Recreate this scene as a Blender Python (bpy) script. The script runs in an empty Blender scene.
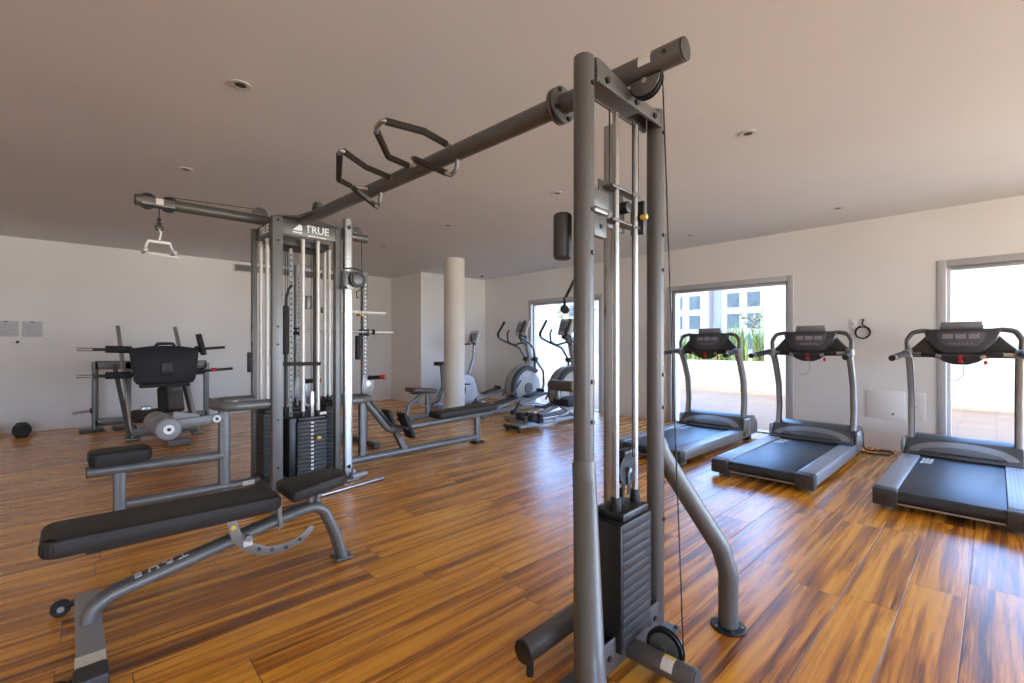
import bpy, bmesh, math, random
from mathutils import Vector, Matrix
random.seed(7)
PI = math.pi
scene = bpy.context.scene
COL = scene.collection

# ------------------------------------------------------------------ materials
def nodes(name):
    m = bpy.data.materials.new(name); m.use_nodes = True
    nt = m.node_tree
    b = nt.nodes['Principled BSDF']
    return m, nt, b

def mat(name, col, rough=0.5, metal=0.0, var=0.06, scale=8.0, bump=0.0, bscale=60.0, spec=0.5, coat=0.0):
    m, nt, b = nodes(name)
    N, L = nt.nodes, nt.links
    b.inputs['Roughness'].default_value = rough
    b.inputs['Metallic'].default_value = metal
    b.inputs['Specular IOR Level'].default_value = spec
    b.inputs['Coat Weight'].default_value = coat
    tc = N.new('ShaderNodeTexCoord')
    nz = N.new('ShaderNodeTexNoise'); nz.inputs['Scale'].default_value = scale; nz.inputs['Detail'].default_value = 3
    L.new(tc.outputs['Object'], nz.inputs['Vector'])
    rp = N.new('ShaderNodeValToRGB')
    rp.color_ramp.elements[0].position = 0.3; rp.color_ramp.elements[1].position = 0.7
    lo = [c * (1 - var) for c in col]; hi = [min(1, c * (1 + var)) for c in col]
    rp.color_ramp.elements[0].color = (*lo, 1); rp.color_ramp.elements[1].color = (*hi, 1)
    L.new(nz.outputs['Fac'], rp.inputs['Fac']); L.new(rp.outputs['Color'], b.inputs['Base Color'])
    if bump:
        n2 = N.new('ShaderNodeTexNoise'); n2.inputs['Scale'].default_value = bscale; n2.inputs['Detail'].default_value = 4
        L.new(tc.outputs['Object'], n2.inputs['Vector'])
        bp = N.new('ShaderNodeBump'); bp.inputs['Strength'].default_value = bump; bp.inputs['Distance'].default_value = 0.004
        L.new(n2.outputs['Fac'], bp.inputs['Height']); L.new(bp.outputs['Normal'], b.inputs['Normal'])
    return m

def floor_material():
    m, nt, b = nodes('varnished_wood_planks')
    N, L = nt.nodes, nt.links
    def math_(op, a, c=None):
        n = N.new('ShaderNodeMath'); n.operation = op
        for i, v in enumerate((a, c)):
            if v is None: continue
            if isinstance(v, (int, float)): n.inputs[i].default_value = v
            else: L.new(v, n.inputs[i])
        return n.outputs[0]
    tc = N.new('ShaderNodeTexCoord'); sp = N.new('ShaderNodeSeparateXYZ'); L.new(tc.outputs['Object'], sp.inputs[0])
    X, Y = sp.outputs[0], sp.outputs[1]
    PW, PL = 0.2165, 1.22
    yr = math_('DIVIDE', math_('ADD', Y, -0.1 + 20 * PW), PW)
    row = math_('FLOOR', yr)
    wn = N.new('ShaderNodeTexWhiteNoise'); wn.noise_dimensions = '1D'; L.new(row, wn.inputs['W'])
    xr = math_('DIVIDE', math_('ADD', math_('ADD', X, 20.0), math_('MULTIPLY', wn.outputs['Value'], PL)), PL)
    cell = math_('FLOOR', xr)
    cv = N.new('ShaderNodeCombineXYZ'); L.new(row, cv.inputs[0]); L.new(cell, cv.inputs[1])
    wc = N.new('ShaderNodeTexWhiteNoise'); wc.noise_dimensions = '2D'; L.new(cv.outputs[0], wc.inputs['Vector'])
    rnd = wc.outputs['Value']
    fy = math_('FRACT', yr); fx = math_('FRACT', xr)
    ey = math_('MULTIPLY', math_('MINIMUM', fy, math_('SUBTRACT', 1.0, fy)), PW)
    ex = math_('MULTIPLY', math_('MINIMUM', fx, math_('SUBTRACT', 1.0, fx)), PL)
    edge = math_('MINIMUM', ey, ex)
    seam = N.new('ShaderNodeMapRange'); seam.inputs['From Min'].default_value = 0.0006; seam.inputs['From Max'].default_value = 0.0032
    L.new(edge, seam.inputs['Value'])
    # grain along X, shifted plank by plank
    gx = math_('ADD', math_('MULTIPLY', X, 0.55), math_('MULTIPLY', rnd, 37.0))
    gv = N.new('ShaderNodeCombineXYZ'); L.new(gx, gv.inputs[0]); L.new(math_('MULTIPLY', Y, 13.0), gv.inputs[1]); L.new(math_('MULTIPLY', rnd, 11.0), gv.inputs[2])
    g1 = N.new('ShaderNodeTexNoise'); g1.inputs['Scale'].default_value = 1.5; g1.inputs['Detail'].default_value = 4.5; g1.inputs['Roughness'].default_value = 0.55
    g1.inputs['Distortion'].default_value = 0.6
    L.new(gv.outputs[0], g1.inputs['Vector'])
    gv2 = N.new('ShaderNodeCombineXYZ'); L.new(math_('MULTIPLY', gx, 3.0), gv2.inputs[0]); L.new(math_('MULTIPLY', Y, 90.0), gv2.inputs[1]); L.new(rnd, gv2.inputs[2])
    g2 = N.new('ShaderNodeTexNoise'); g2.inputs['Scale'].default_value = 1.6; g2.inputs['Detail'].default_value = 4
    L.new(gv2.outputs[0], g2.inputs['Vector'])
    mix = math_('ADD', math_('MULTIPLY', g1.outputs['Fac'], 0.82), math_('MULTIPLY', g2.outputs['Fac'], 0.24))
    mix = math_('ADD', mix, math_('MULTIPLY', math_('SUBTRACT', rnd, 0.5), 0.07))
    rp = N.new('ShaderNodeValToRGB'); cr = rp.color_ramp
    cr.elements[0].position = 0.36; cr.elements[0].color = (0.12, 0.033, 0.004, 1)
    cr.elements[1].position = 0.74; cr.elements[1].color = (0.96, 0.50, 0.050, 1)
    e = cr.elements.new(0.45); e.color = (0.40, 0.128, 0.010, 1)
    e = cr.elements.new(0.54); e.color = (0.74, 0.285, 0.016, 1)
    e = cr.elements.new(0.63); e.color = (0.90, 0.40, 0.026, 1)
    L.new(mix, rp.inputs['Fac'])
    mx = N.new('ShaderNodeMix'); mx.data_type = 'RGBA'
    L.new(seam.outputs['Result'], mx.inputs['Factor']); mx.inputs['A'].default_value = (0.12, 0.05, 0.02, 1)
    L.new(rp.outputs['Color'], mx.inputs['B']); L.new(mx.outputs['Result'], b.inputs['Base Color'])
    rr = N.new('ShaderNodeMapRange'); rr.inputs['To Min'].default_value = 0.20; rr.inputs['To Max'].default_value = 0.34
    L.new(g1.outputs['Fac'], rr.inputs['Value']); L.new(rr.outputs['Result'], b.inputs['Roughness'])
    b.inputs['Specular IOR Level'].default_value = 0.6; b.inputs['Coat Weight'].default_value = 0.55; b.inputs['Coat Roughness'].default_value = 0.40
    hb = math_('ADD', math_('MULTIPLY', g1.outputs['Fac'], 0.5), math_('MULTIPLY', seam.outputs['Result'], 1.0))
    hb = math_('ADD', hb, math_('MULTIPLY', g2.outputs['Fac'], 0.25))
    bp = N.new('ShaderNodeBump'); bp.inputs['Strength'].default_value = 0.35; bp.inputs['Distance'].default_value = 0.004
    L.new(hb, bp.inputs['Height']); L.new(bp.outputs['Normal'], b.inputs['Normal'])
    return m

def tile_material(name, col, size, grout):
    m, nt, b = nodes(name); N, L = nt.nodes, nt.links
    tc = N.new('ShaderNodeTexCoord')
    br = N.new('ShaderNodeTexBrick'); br.offset = 0.5
    br.inputs['Color1'].default_value = (*col, 1); br.inputs['Color2'].default_value = (*[c * 0.93 for c in col], 1)
    br.inputs['Mortar'].default_value = (*grout, 1); br.inputs['Scale'].default_value = 1.0
    br.inputs['Mortar Size'].default_value = 0.004; br.inputs['Brick Width'].default_value = size; br.inputs['Row Height'].default_value = size
    L.new(tc.outputs['Object'], br.inputs['Vector']); L.new(br.outputs['Color'], b.inputs['Base Color'])
    b.inputs['Roughness'].default_value = 0.7; b.inputs['Specular IOR Level'].default_value = 0.15
    return m

def glass_material(name, strength=1.0):
    m = bpy.data.materials.new(name); m.use_nodes = True; nt = m.node_tree; N, L = nt.nodes, nt.links
    N.remove(N['Principled BSDF']); out = N['Material Output']
    tr = N.new('ShaderNodeBsdfTransparent'); tr.inputs['Color'].default_value = (0.97, 0.985, 0.98, 1)
    gl = N.new('ShaderNodeBsdfGlossy'); gl.inputs['Roughness'].default_value = 0.02
    lw = N.new('ShaderNodeLayerWeight'); lw.inputs['Blend'].default_value = 0.5
    pw = N.new('ShaderNodeMath'); pw.operation = 'POWER'; L.new(lw.outputs['Facing'], pw.inputs[0]); pw.inputs[1].default_value = 5.0
    fr = N.new('ShaderNodeMath'); fr.operation = 'MULTIPLY_ADD'; L.new(pw.outputs[0], fr.inputs[0]); fr.inputs[1].default_value = 0.9; fr.inputs[2].default_value = 0.035
    mx = N.new('ShaderNodeMixShader')
    L.new(fr.outputs[0], mx.inputs['Fac']); L.new(tr.outputs[0], mx.inputs[1]); L.new(gl.outputs[0], mx.inputs[2]); L.new(mx.outputs[0], out.inputs['Surface'])
    return m

M = {}
M['floor'] = floor_material()
M['wall'] = mat('painted_plaster', (0.80, 0.79, 0.765), 0.75, var=0.03, scale=1.2, bump=0.08, bscale=40)
M['ceil'] = mat('ceiling_paint', (0.66, 0.69, 0.72), 0.85, var=0.03, scale=0.7, bump=0.05, bscale=30)
M['colm'] = mat('column_plaster', (0.70, 0.66, 0.59), 0.7, var=0.03, scale=2, bump=0.06)
M['gun'] = mat('gunmetal_powder_coat', (0.125, 0.122, 0.116), 0.40, 0.4, var=0.05, scale=5)
M['gun2'] = mat('light_gunmetal_coat', (0.180, 0.178, 0.170), 0.42, 0.4, var=0.05, scale=5)
M['dark'] = mat('dark_grey_plastic', (0.040, 0.038, 0.036), 0.5, var=0.1)
M['black'] = mat('black_plastic', (0.012, 0.012, 0.013), 0.4, var=0.1)
M['rubber'] = mat('black_rubber', (0.018, 0.018, 0.019), 0.7, var=0.15, bump=0.1)
M['foam'] = mat('black_foam_grip', (0.028, 0.021, 0.018), 0.8, var=0.15, bump=0.2, bscale=150)
M['vinyl'] = mat('black_vinyl', (0.030, 0.026, 0.023), 0.55, var=0.12, bump=0.12, bscale=220, spec=0.3)
M['brownvinyl'] = mat('brown_vinyl', (0.10, 0.075, 0.06), 0.5, var=0.1)
M['navy'] = mat('navy_black_plastic', (0.008, 0.007, 0.013), 0.6, var=0.1)
M['arc'] = mat('brushed_arc_steel', (0.24, 0.215, 0.19), 0.5, 0.4, var=0.05)
M['chrome'] = mat('chrome', (0.46, 0.46, 0.45), 0.27, 1.0, var=0.02)
M['satin'] = mat('satin_steel', (0.42, 0.41, 0.40), 0.3, 0.9, var=0.04)
M['ivory'] = mat('ivory_enamel', (0.66, 0.64, 0.59), 0.35, 0.2, var=0.02)
M['white'] = mat('white_paint', (0.80, 0.79, 0.77), 0.4, var=0.02)
M['letter'] = mat('white_lettering', (0.82, 0.82, 0.80), 0.5, var=0.02)
M['steel_stack'] = mat('weight_plate_enamel', (0.034, 0.032, 0.030), 0.5, 0.1, var=0.1)
M['silver'] = mat('silver_paint', (0.34, 0.34, 0.34), 0.40, 0.35, var=0.05)
M['alu'] = mat('window_aluminium', (0.52, 0.52, 0.54), 0.45, 0.2, var=0.03)
M['belt'] = mat('treadmill_belt', (0.028, 0.032, 0.04), 0.42, var=0.15, bump=0.15, bscale=300)
M['hood'] = mat('treadmill_hood', (0.085, 0.09, 0.10), 0.36, 0.2, var=0.05)
M['hoodsilver'] = mat('treadmill_hood_arch', (0.24, 0.25, 0.26), 0.35, 0.4, var=0.05)
M['console'] = mat('console_plastic', (0.045, 0.045, 0.052), 0.4, var=0.08)
M['screen'] = mat('screen_glass', (0.10, 0.10, 0.13), 0.18, var=0.05)
M['lcd'] = mat('pale_lcd', (0.22, 0.22, 0.25), 0.3, var=0.1)
M['red'] = mat('red_plastic', (0.55, 0.03, 0.025), 0.4)
M['orange'] = mat('orange_plastic', (0.70, 0.20, 0.03), 0.4)
M['yellow'] = mat('yellow_plastic', (0.75, 0.50, 0.06), 0.4)
M['sticker'] = mat('paper_sticker', (0.70, 0.68, 0.62), 0.6, var=0.08, scale=60)
M['paper'] = mat('notice_paper', (0.56, 0.55, 0.56), 0.6, var=0.05, scale=30)
M['ink'] = mat('grey_ink', (0.30, 0.29, 0.30), 0.7)
M['shell'] = mat('pale_grey_shell', (0.55, 0.55, 0.54), 0.4, 0.1, var=0.04)
M['grey'] = mat('mid_grey_plastic', (0.21, 0.21, 0.22), 0.45, var=0.06)
M['terrace'] = tile_material('terrace_tile', (0.36, 0.175, 0.085), 0.4, (0.26, 0.13, 0.07))
M['outwall'] = mat('white_render', (0.34, 0.295, 0.23), 0.85, var=0.03, scale=1.5)
M['bldg'] = mat('far_white_render', (0.215, 0.205, 0.195), 0.8, var=0.02, scale=0.3)
M['bldg2'] = mat('far_blue_render', (0.165, 0.185, 0.20), 0.8, var=0.02, scale=0.3)
M['bwin'] = mat('far_window_glass', (0.045, 0.058, 0.058), 0.5, spec=0.15, var=0.25, scale=0.8)
M['leaf'] = mat('blade_leaf', (0.115, 0.155, 0.03), 0.5, var=0.3, scale=6)
M['leaf2'] = mat('pale_leaf', (0.20, 0.25, 0.055), 0.5, var=0.2, scale=6)
M['bark'] = mat('bark', (0.16, 0.12, 0.08), 0.8, var=0.2, bump=0.3)
M['soil'] = mat('soil', (0.08, 0.05, 0.03), 0.9, var=0.3)
M['glass'] = glass_material('door_glass')

# ------------------------------------------------------------------ mesh builder
def fillet(pts, rad, n=6):
    pts = [Vector(p) for p in pts]
    if not rad: return pts
    out = [pts[0]]
    for i in range(1, len(pts) - 1):
        a, p, c = pts[i - 1], pts[i], pts[i + 1]
        d1, d2 = (a - p), (c - p)
        l1, l2 = d1.length, d2.length
        if l1 < 1e-6 or l2 < 1e-6: continue
        d1 /= l1; d2 /= l2
        ang = d1.angle(d2)
        if ang > PI - 0.03: out.append(p); continue
        t = min(rad / math.tan(ang / 2), 0.48 * l1, 0.48 * l2)
        s, e = p + d1 * t, p + d2 * t
        for k in range(n + 1):
            u = k / n
            out.append(s * (1 - u) ** 2 + p * 2 * u * (1 - u) + e * u * u)
    out.append(pts[-1])
    return out

class MB:
    def __init__(self): self.bm = bmesh.new(); self.mi = 0
    def use(self, i): self.mi = i; return self
    def _add(self, tmp):
        for f in tmp.faces: f.material_index = self.mi
        me = bpy.data.meshes.new('t'); tmp.to_mesh(me); tmp.free(); self.bm.from_mesh(me); bpy.data.meshes.remove(me); return self
    def box(self, c, s, rot=None, bev=0.0, seg=2):
        t = bmesh.new(); bmesh.ops.create_cube(t, size=1.0)
        bmesh.ops.scale(t, vec=Vector(s), verts=t.verts)
        if bev: bmesh.ops.bevel(t, geom=list(t.edges), offset=min(bev, 0.49 * min(s)), segments=seg, profile=0.5, affect='EDGES')
        if rot is not None: bmesh.ops.transform(t, matrix=(rot if isinstance(rot, Matrix) else Matrix.Rotation(rot[0], 4, rot[1])), verts=t.verts)
        bmesh.ops.translate(t, vec=Vector(c), verts=t.verts)
        return self._add(t)
    def bx(self, x0, x1, y0, y1, z0, z1, bev=0.0): return self.box(((x0 + x1) / 2, (y0 + y1) / 2, (z0 + z1) / 2), (abs(x1 - x0), abs(y1 - y0), abs(z1 - z0)), None, bev)
    def sweep(self, pts, prof, up=None, closed=False):
        """prof: list of (a,b) in the plane across the path; up: fixed vector giving b"""
        t = bmesh.new(); n = len(pts); rings = []
        pts = [Vector(p) for p in pts]; prevN = None
        for i, p in enumerate(pts):
            if closed: d = (pts[(i + 1) % n] - pts[i - 1])
            elif i == 0: d = pts[1] - p
            elif i == n - 1: d = p - pts[i - 1]
            else: d = (pts[i + 1] - p).normalized() + (p - pts[i - 1]).normalized()
            d.normalize()
            if up is not None: b = Vector(up) - d * d.dot(Vector(up))
            elif prevN is None:
                h = Vector((0, 0, 1)) if abs(d.z) < 0.9 else Vector((1, 0, 0)); b = h - d * d.dot(h)
            else: b = prevN - d * d.dot(prevN)
            b.normalize(); prevN = b; a = d.cross(b)
            k = 1.0
            rings.append([t.verts.new(p + a * q[0] * k + b * q[1] * k) for q in prof])
        m = len(prof)
        for i in range(n if closed else n - 1):
            r, s = rings[i], rings[(i + 1) % n]
            for j in range(m): t.faces.new((r[j], r[(j + 1) % m], s[(j + 1) % m], s[j]))
        if not closed:
            t.faces.new(rings[0][::-1]); t.faces.new(rings[-1])
        bmesh.ops.recalc_face_normals(t, faces=t.faces)
        return self._add(t)
    def tube(self, pts, r, fil=0.0, seg=14, closed=False):
        pts = fillet(pts, fil) if not closed else pts
        return self.sweep(pts, [(r * math.cos(2 * PI * k / seg), r * math.sin(2 * PI * k / seg)) for k in range(seg)], closed=closed)
    def rtube(self, pts, w, h, fil=0.0, up=(0, 0, 1), bev=0.006):
        b = min(bev, w / 3, h / 3); pr = []
        for cx, cy, a0 in ((w/2-b, h/2-b, 0), (-w/2+b, h/2-b, PI/2), (-w/2+b, -h/2+b, PI), (w/2-b, -h/2+b, 1.5*PI)):
            for k in range(3): pr.append((cx + b * math.cos(a0 + k * PI / 4), cy + b * math.sin(a0 + k * PI / 4)))
        return self.sweep(fillet(pts, fil), pr, up=up)
    def cyl(self, p0, p1, r, seg=20, r2=None, bev=0.0):
        p0, p1 = Vector(p0), Vector(p1); d = (p1 - p0); L = d.length
        t = bmesh.new(); bmesh.ops.create_cone(t, cap_ends=True, segments=seg, radius1=r, radius2=r if r2 is None else r2, depth=L)
        if bev:
            es = [e for e in t.edges if abs(e.verts[0].co.z - e.verts[1].co.z) < 1e-6]
            bmesh.ops.bevel(t, geom=es, offset=bev, segments=3, profile=0.5, affect='EDGES')
        bmesh.ops.transform(t, matrix=Matrix.Translation((p0 + p1) / 2) @ d.to_track_quat('Z', 'Y').to_matrix().to_4x4(), verts=t.verts)
        return self._add(t)
    def sph(self, c, r, sc=(1, 1, 1), seg=16):
        t = bmesh.new(); bmesh.ops.create_uvsphere(t, u_segments=seg, v_segments=seg // 2, radius=r)
        bmesh.ops.scale(t, vec=Vector(sc), verts=t.verts); bmesh.ops.translate(t, vec=Vector(c), verts=t.verts)
        return self._add(t)
    def torus(self, c, R, r, axis='z', n=28, seg=8):
        c = Vector(c); pts = []
        for k in range(n):
            a = 2 * PI * k / n; x, y = R * math.cos(a), R * math.sin(a)
            pts.append(c + Vector({'z': (x, y, 0), 'x': (0, x, y), 'y': (x, 0, y)}[axis]))
        return self.tube(pts, r, seg=seg, closed=True)
    def prism(self, poly, O, A, B, thick, bev=0.0):
        """polygon in the plane O + a*A + b*B, thickened symmetrically along A x B"""
        O, A, B = Vector(O), Vector(A).normalized(), Vector(B).normalized(); Nn = A.cross(B)
        t = bmesh.new()
        lo = [t.verts.new(O + A * a + B * b - Nn * thick / 2) for a, b in poly]
        hi = [t.verts.new(O + A * a + B * b + Nn * thick / 2) for a, b in poly]
        n = len(poly); t.faces.new(lo[::-1]); t.faces.new(hi)
        for i in range(n): t.faces.new((lo[i], lo[(i + 1) % n], hi[(i + 1) % n], hi[i]))
        bmesh.ops.recalc_face_normals(t, faces=t.faces)
        if bev: bmesh.ops.bevel(t, geom=list(t.edges), offset=bev, segments=2, profile=0.5, affect='EDGES')
        return self._add(t)
    def pad(self, poly, O, A, B, thick, bev):
        """upholstered cushion: rounded outline, soft edges"""
        return self.prism(poly, O, A, B, thick, bev)
    def text(self, s, M4, size, ext=0.001, bold=0.0):
        cu = bpy.data.curves.new('txt', 'FONT'); cu.body = s; cu.size = size; cu.extrude = ext; cu.offset = bold
        cu.align_x = 'CENTER'; cu.align_y = 'CENTER'; cu.resolution_u = 3
        o = bpy.data.objects.new('txt', cu); COL.objects.link(o)
        dg = bpy.context.evaluated_depsgraph_get(); dg.update()
        me = bpy.data.meshes.new_from_object(o.evaluated_get(dg))
        bpy.data.objects.remove(o); bpy.data.curves.remove(cu)
        me.transform(M4); t = bmesh.new(); t.from_mesh(me); bpy.data.meshes.remove(me)
        return self._add(t)
    def build(self, name, mats, parent=None, angle=38, label=None):
        me = bpy.data.meshes.new(name); self.bm.to_mesh(me); self.bm.free()
        for m in (mats if isinstance(mats, (list, tuple)) else [mats]): me.materials.append(M[m])
        for p in me.polygons: p.use_smooth = True
        me.set_sharp_from_angle(angle=math.radians(angle))
        o = bpy.data.objects.new(name, me); COL.objects.link(o)
        if parent: o.parent = parent
        if label: o['label'] = label
        return o

def frame(O, A, B):
    """4x4 placing text: x along A, y along B"""
    A = Vector(A).normalized(); B = Vector(B).normalized(); N = A.cross(B)
    return Matrix(((A.x, B.x, N.x, O[0]), (A.y, B.y, N.y, O[1]), (A.z, B.z, N.z, O[2]), (0, 0, 0, 1)))

def rrect(w, h, r, n=5):
    out = []
    for cx, cy, a0 in ((w/2-r, h/2-r, 0), (-w/2+r, h/2-r, PI/2), (-w/2+r, -h/2+r, PI), (w/2-r, -h/2+r, 1.5*PI)):
        for k in range(n + 1):
            a = a0 + k * PI / 2 / n; out.append((cx + r * math.cos(a), cy + r * math.sin(a)))
    return out
def arc(r, a0, a1, n=16, cx=0, cy=0): return [(cx + r * math.cos(a0 + (a1 - a0) * k / n), cy + r * math.sin(a0 + (a1 - a0) * k / n)) for k in range(n + 1)]

def tag(o, label, cat, group=None):
    o['label'] = label; o['category'] = cat
    if group: o['group'] = group
    return o
def thing(name, label, cat, loc=(0, 0, 0), rz=0.0, group=None):
    o = bpy.data.objects.new(name, None); COL.objects.link(o); o.empty_display_size = 0.1
    o.location = loc; o.rotation_euler = (0, 0, rz)
    return tag(o, label, cat, group)
def struct(o): o['kind'] = 'structure'; return o
def dup(root, loc, rz, label, group=None):
    def cp(o, par):
        c = o.copy(); COL.objects.link(c); c.parent = par
        for ch in list(o.children): cp(ch, c)
        return c
    r = cp(root, None); r.location = loc; r.rotation_euler = (0, 0, rz); r['label'] = label
    if group: r['group'] = group
    return r

# ------------------------------------------------------------------ room
H = 2.77
XW, YB, XL, YF = 7.0, 9.55, -3.5, -7.0
TH = 0.28
struct(MB().bx(XL, XW + TH, YF, YB, -0.12, 0.0).build('floor', 'floor'))
struct(MB().bx(XL - .2, XW + TH, YF - .2, YB + .2, H, H + 0.3).build('ceiling', 'ceil'))

def wall_with_openings(name, axis, c0, c1, a0, a1, openings, m='wall'):
    """axis 'x': wall plane normal X between c0..c1, running along Y a0..a1"""
    b = MB()
    def put(u0, u1, z0, z1):
        if u1 - u0 < 1e-4 or z1 - z0 < 1e-4: return
        if axis == 'x': b.bx(c0, c1, u0, u1, z0, z1)
        else: b.bx(u0, u1, c0, c1, z0, z1)
    cur = a0
    for (u0, u1, z0, z1) in sorted(openings):
        put(cur, u0, 0, H); put(u0, u1, 0, z0); put(u0, u1, z1, H); cur = u1
    put(cur, a1, 0, H)
    return struct(b.build(name, m))

DOORS = [(5.05, 6.78), (1.955, 3.62), (-1.30, 0.385), (-4.3, -1.75), (-6.9, -4.45)]  # last two are unseen doors, added and made taller to bring in fill daylight
wall_with_openings('wall_right', 'x', XW, XW + TH, YF, 8.3, [(a, b, 0, 2.11 if b > -1.5 else 2.66) for a, b in DOORS])
struct(MB().bx(XL, 5.25, YB, YB + .2, 0, H).build('wall_back', 'wall'))
struct(MB().bx(5.25, XW + TH, 8.3, YB + .2, 0, H).build('wall_alcove', 'wall'))
LEFT_OPEN = []
FRONT_FILL_OPEN = [(-3.3, -.1, 0.1, 2.65), (3.0, 6.9, 0.1, 2.65)]  # unseen openings behind the camera, added and sized for fill daylight
wall_with_openings('wall_left', 'x', XL - .2, XL, YF, YB, LEFT_OPEN)
wall_with_openings('wall_front', 'y', YF - .2, YF, XL - .2, XW + TH, FRONT_FILL_OPEN)

def door_window(n, y0, y1):
    f = MB(); x0, x1 = XW - 0.012, XW + 0.05; w = 0.075; t = 2.11 if y1 > -1.5 else 2.66
    f.bx(x0, x1, y0 - w, y0, 0, t + w, .004); f.bx(x0, x1, y1, y1 + w, 0, t + w, .004); f.bx(x0, x1, y0, y1, t, t + w, .004)
    # inner track profile and sliding stile
    f.bx(XW + .05, XW + .12, y0, y0 + .035, 0, t, .003); f.bx(XW + .05, XW + .12, y1 - .035, y1, 0, t, .003); f.bx(XW + .05, XW + .12, y0 + .035, y1 - .035, t - .035, t, .003)
    f.bx(XW + .04, XW + .13, y0 + .035, y1 - .035, 0, .018, .003)
    o = struct(f.build('window_%d' % n, 'alu'))
    g = MB().bx(XW + .08, XW + .088, y0 + .03, y1 - .03, .015, t - .03).build('glass_pane', 'glass', o)
for i, (a, b) in enumerate(DOORS): door_window(i + 1, a, b)
def fill_window(n, axis, c, u0, u1, z0, z1):
    f = MB(); w = .06
    def put(a0, a1, b0, b1):
        if axis == 'x': f.bx(c - .03, c + .03, a0, a1, b0, b1)
        else: f.bx(a0, a1, c - .03, c + .03, b0, b1)
    put(u0, u0 + w, z0, z1); put(u1 - w, u1, z0, z1); put(u0 + w, u1 - w, z0, z0 + w); put(u0 + w, u1 - w, z1 - w, z1)
    mid = (u0 + u1) / 2; put(mid - .03, mid + .03, z0 + w, z1 - w)
    o = struct(f.build('window_%d' % n, 'alu'))  # added window out of view, there to let sky light into the room
    g = MB()
    if axis == 'x': g.bx(c - .003, c + .003, u0 + .03, u1 - .03, z0 + .03, z1 - .03)
    else: g.bx(u0 + .03, u1 - .03, c - .003, c + .003, z0 + .03, z1 - .03)
    g.build('glass_pane', 'glass', o)
k = 6
for q in LEFT_OPEN: fill_window(k, 'x', XL - .1, *q); k += 1
for q in FRONT_FILL_OPEN: fill_window(k, 'y', YF - .1, *q); k += 1

# round column
b = MB().cyl((4.90, 6.66, 0), (4.90, 6.66, H), 0.185, seg=48)
struct(b.build('column', 'colm'))

# air grille on the back wall
b = MB()
b.bx(2.08, 4.02, YB - .018, YB, 2.575, 2.595, .003); b.bx(2.08, 4.02, YB - .018, YB, 2.715, 2.735, .003)
b.bx(2.08, 2.10, YB - .018, YB, 2.595, 2.715, .003); b.bx(4.00, 4.02, YB - .018, YB, 2.595, 2.715, .003)
r = thing('air_grille', 'long grey slotted air grille high on the back wall under the ceiling', 'air vent', (0, 0, 0))
b.build('grille_frame', 'wall', r)
b = MB().bx(2.10, 4.00, YB - .004, YB, 2.595, 2.715)
b.build('backing', 'dark', r)
b = MB()
for i in range(7): b.box((3.05, YB - .011, 2.603 + i * .0172), (1.90, .012, .004), (0.5, 'X'))
b.build('slats', 'shell', r)

# ceiling downlights
def downlight():
    t = thing('ceiling_downlight', 'x', 'ceiling light', (0.70, 3.045, H), 0)
    b = MB(); n = 28
    prof = [(.030, -.001), (.034, -.006), (.052, -.005), (.054, 0)]
    for k in range(1):
        pts = [(math.cos(2 * PI * i / n) * .043, math.sin(2 * PI * i / n) * .043, -.003) for i in range(n)]
        b.sweep(pts, [(-.012, -.003), (.012, -.003), (.011, .003), (-.010, .003)], up=(0, 0, 1), closed=True)
    b.build('trim_ring', 'shell', t)
    MB().cyl((0, 0, -.0035), (0, 0, .002), .033, seg=24).build('lamp', 'dark', t)
    return t
dl = downlight()
dl['label'] = 'recessed ceiling downlight nearest the camera on the left, with dark slot'
dl['group'] = 'ceiling downlights'
DL = [((0.69, 4.84), 'small recessed downlight in ceiling above the arm with the hanging handle'),
      ((3.506, 1.231), 'white ringed recessed downlight right of the tall front cable column top'),
      ((3.504, 3.037), 'white ringed recessed downlight in ceiling just left of the front cable column pad'),
      ((6.16, 1.217), 'recessed ceiling downlight above the middle treadmill near the window wall'),
      ((3.45, 6.5), 'recessed ceiling downlight just left of the round column top'),
      ((3.44, 4.805), 'recessed ceiling downlight under the crossover beam beyond the pull up handles'),
      ((6.19, 2.93), 'tiny recessed ceiling downlight above the treadmill farthest back')]
for (x, y), lb in DL: dup(dl, (x, y, H), 0, lb, 'ceiling downlights')
t = thing('smoke_detector', 'small dark dome detector on ceiling in the corner by the left window', 'smoke detector', (6.45, 7.75, H))
MB().cyl((0, 0, -.02), (0, 0, 0), .055).build('base', 'shell', t)
MB().sph((0, 0, -.022), .038, (1, 1, .8)).build('dome', 'dark', t)

# notices, switch on back wall
for i, (x0, x1, lb) in enumerate([(-.83, -.585, 'grey notice sheet on the back wall, the left one at the photo edge'), (-.552, -.345, 'grey notice sheet on the back wall, right of its twin above the switch')]):
    t = thing('notice_sheet', lb, 'notice', (0, 0, 0), 0, 'notices on the back wall')
    MB().bx(x0, x1, YB - .008, YB - .001, 1.362, 1.582, .001).build('sheet', 'paper', t)
    MB().bx((x0 + x1) / 2 - .022, (x0 + x1) / 2 + .022, YB - .012, YB - .008, 1.565, 1.577).build('clip', 'black', t)
    b = MB()
    for k in range(5): b.bx(x0 + .03, x1 - .03 - .03 * (k % 2), YB - .0088, YB - .0079, 1.40 + k * .03, 1.404 + k * .03)
    b.build('printed_lines', 'ink', t)
t = thing('wall_switch', 'small pale switch plate with dark rocker under the two notices', 'switch', (0, 0, 0))
MB().bx(-.66, -.54, YB - .01, YB, 1.25, 1.32, .003).build('plate', 'wall', t)
MB().bx(-.612, -.578, YB - .016, YB - .01, 1.268, 1.302, .003).build('rocker', 'dark', t)

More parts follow.
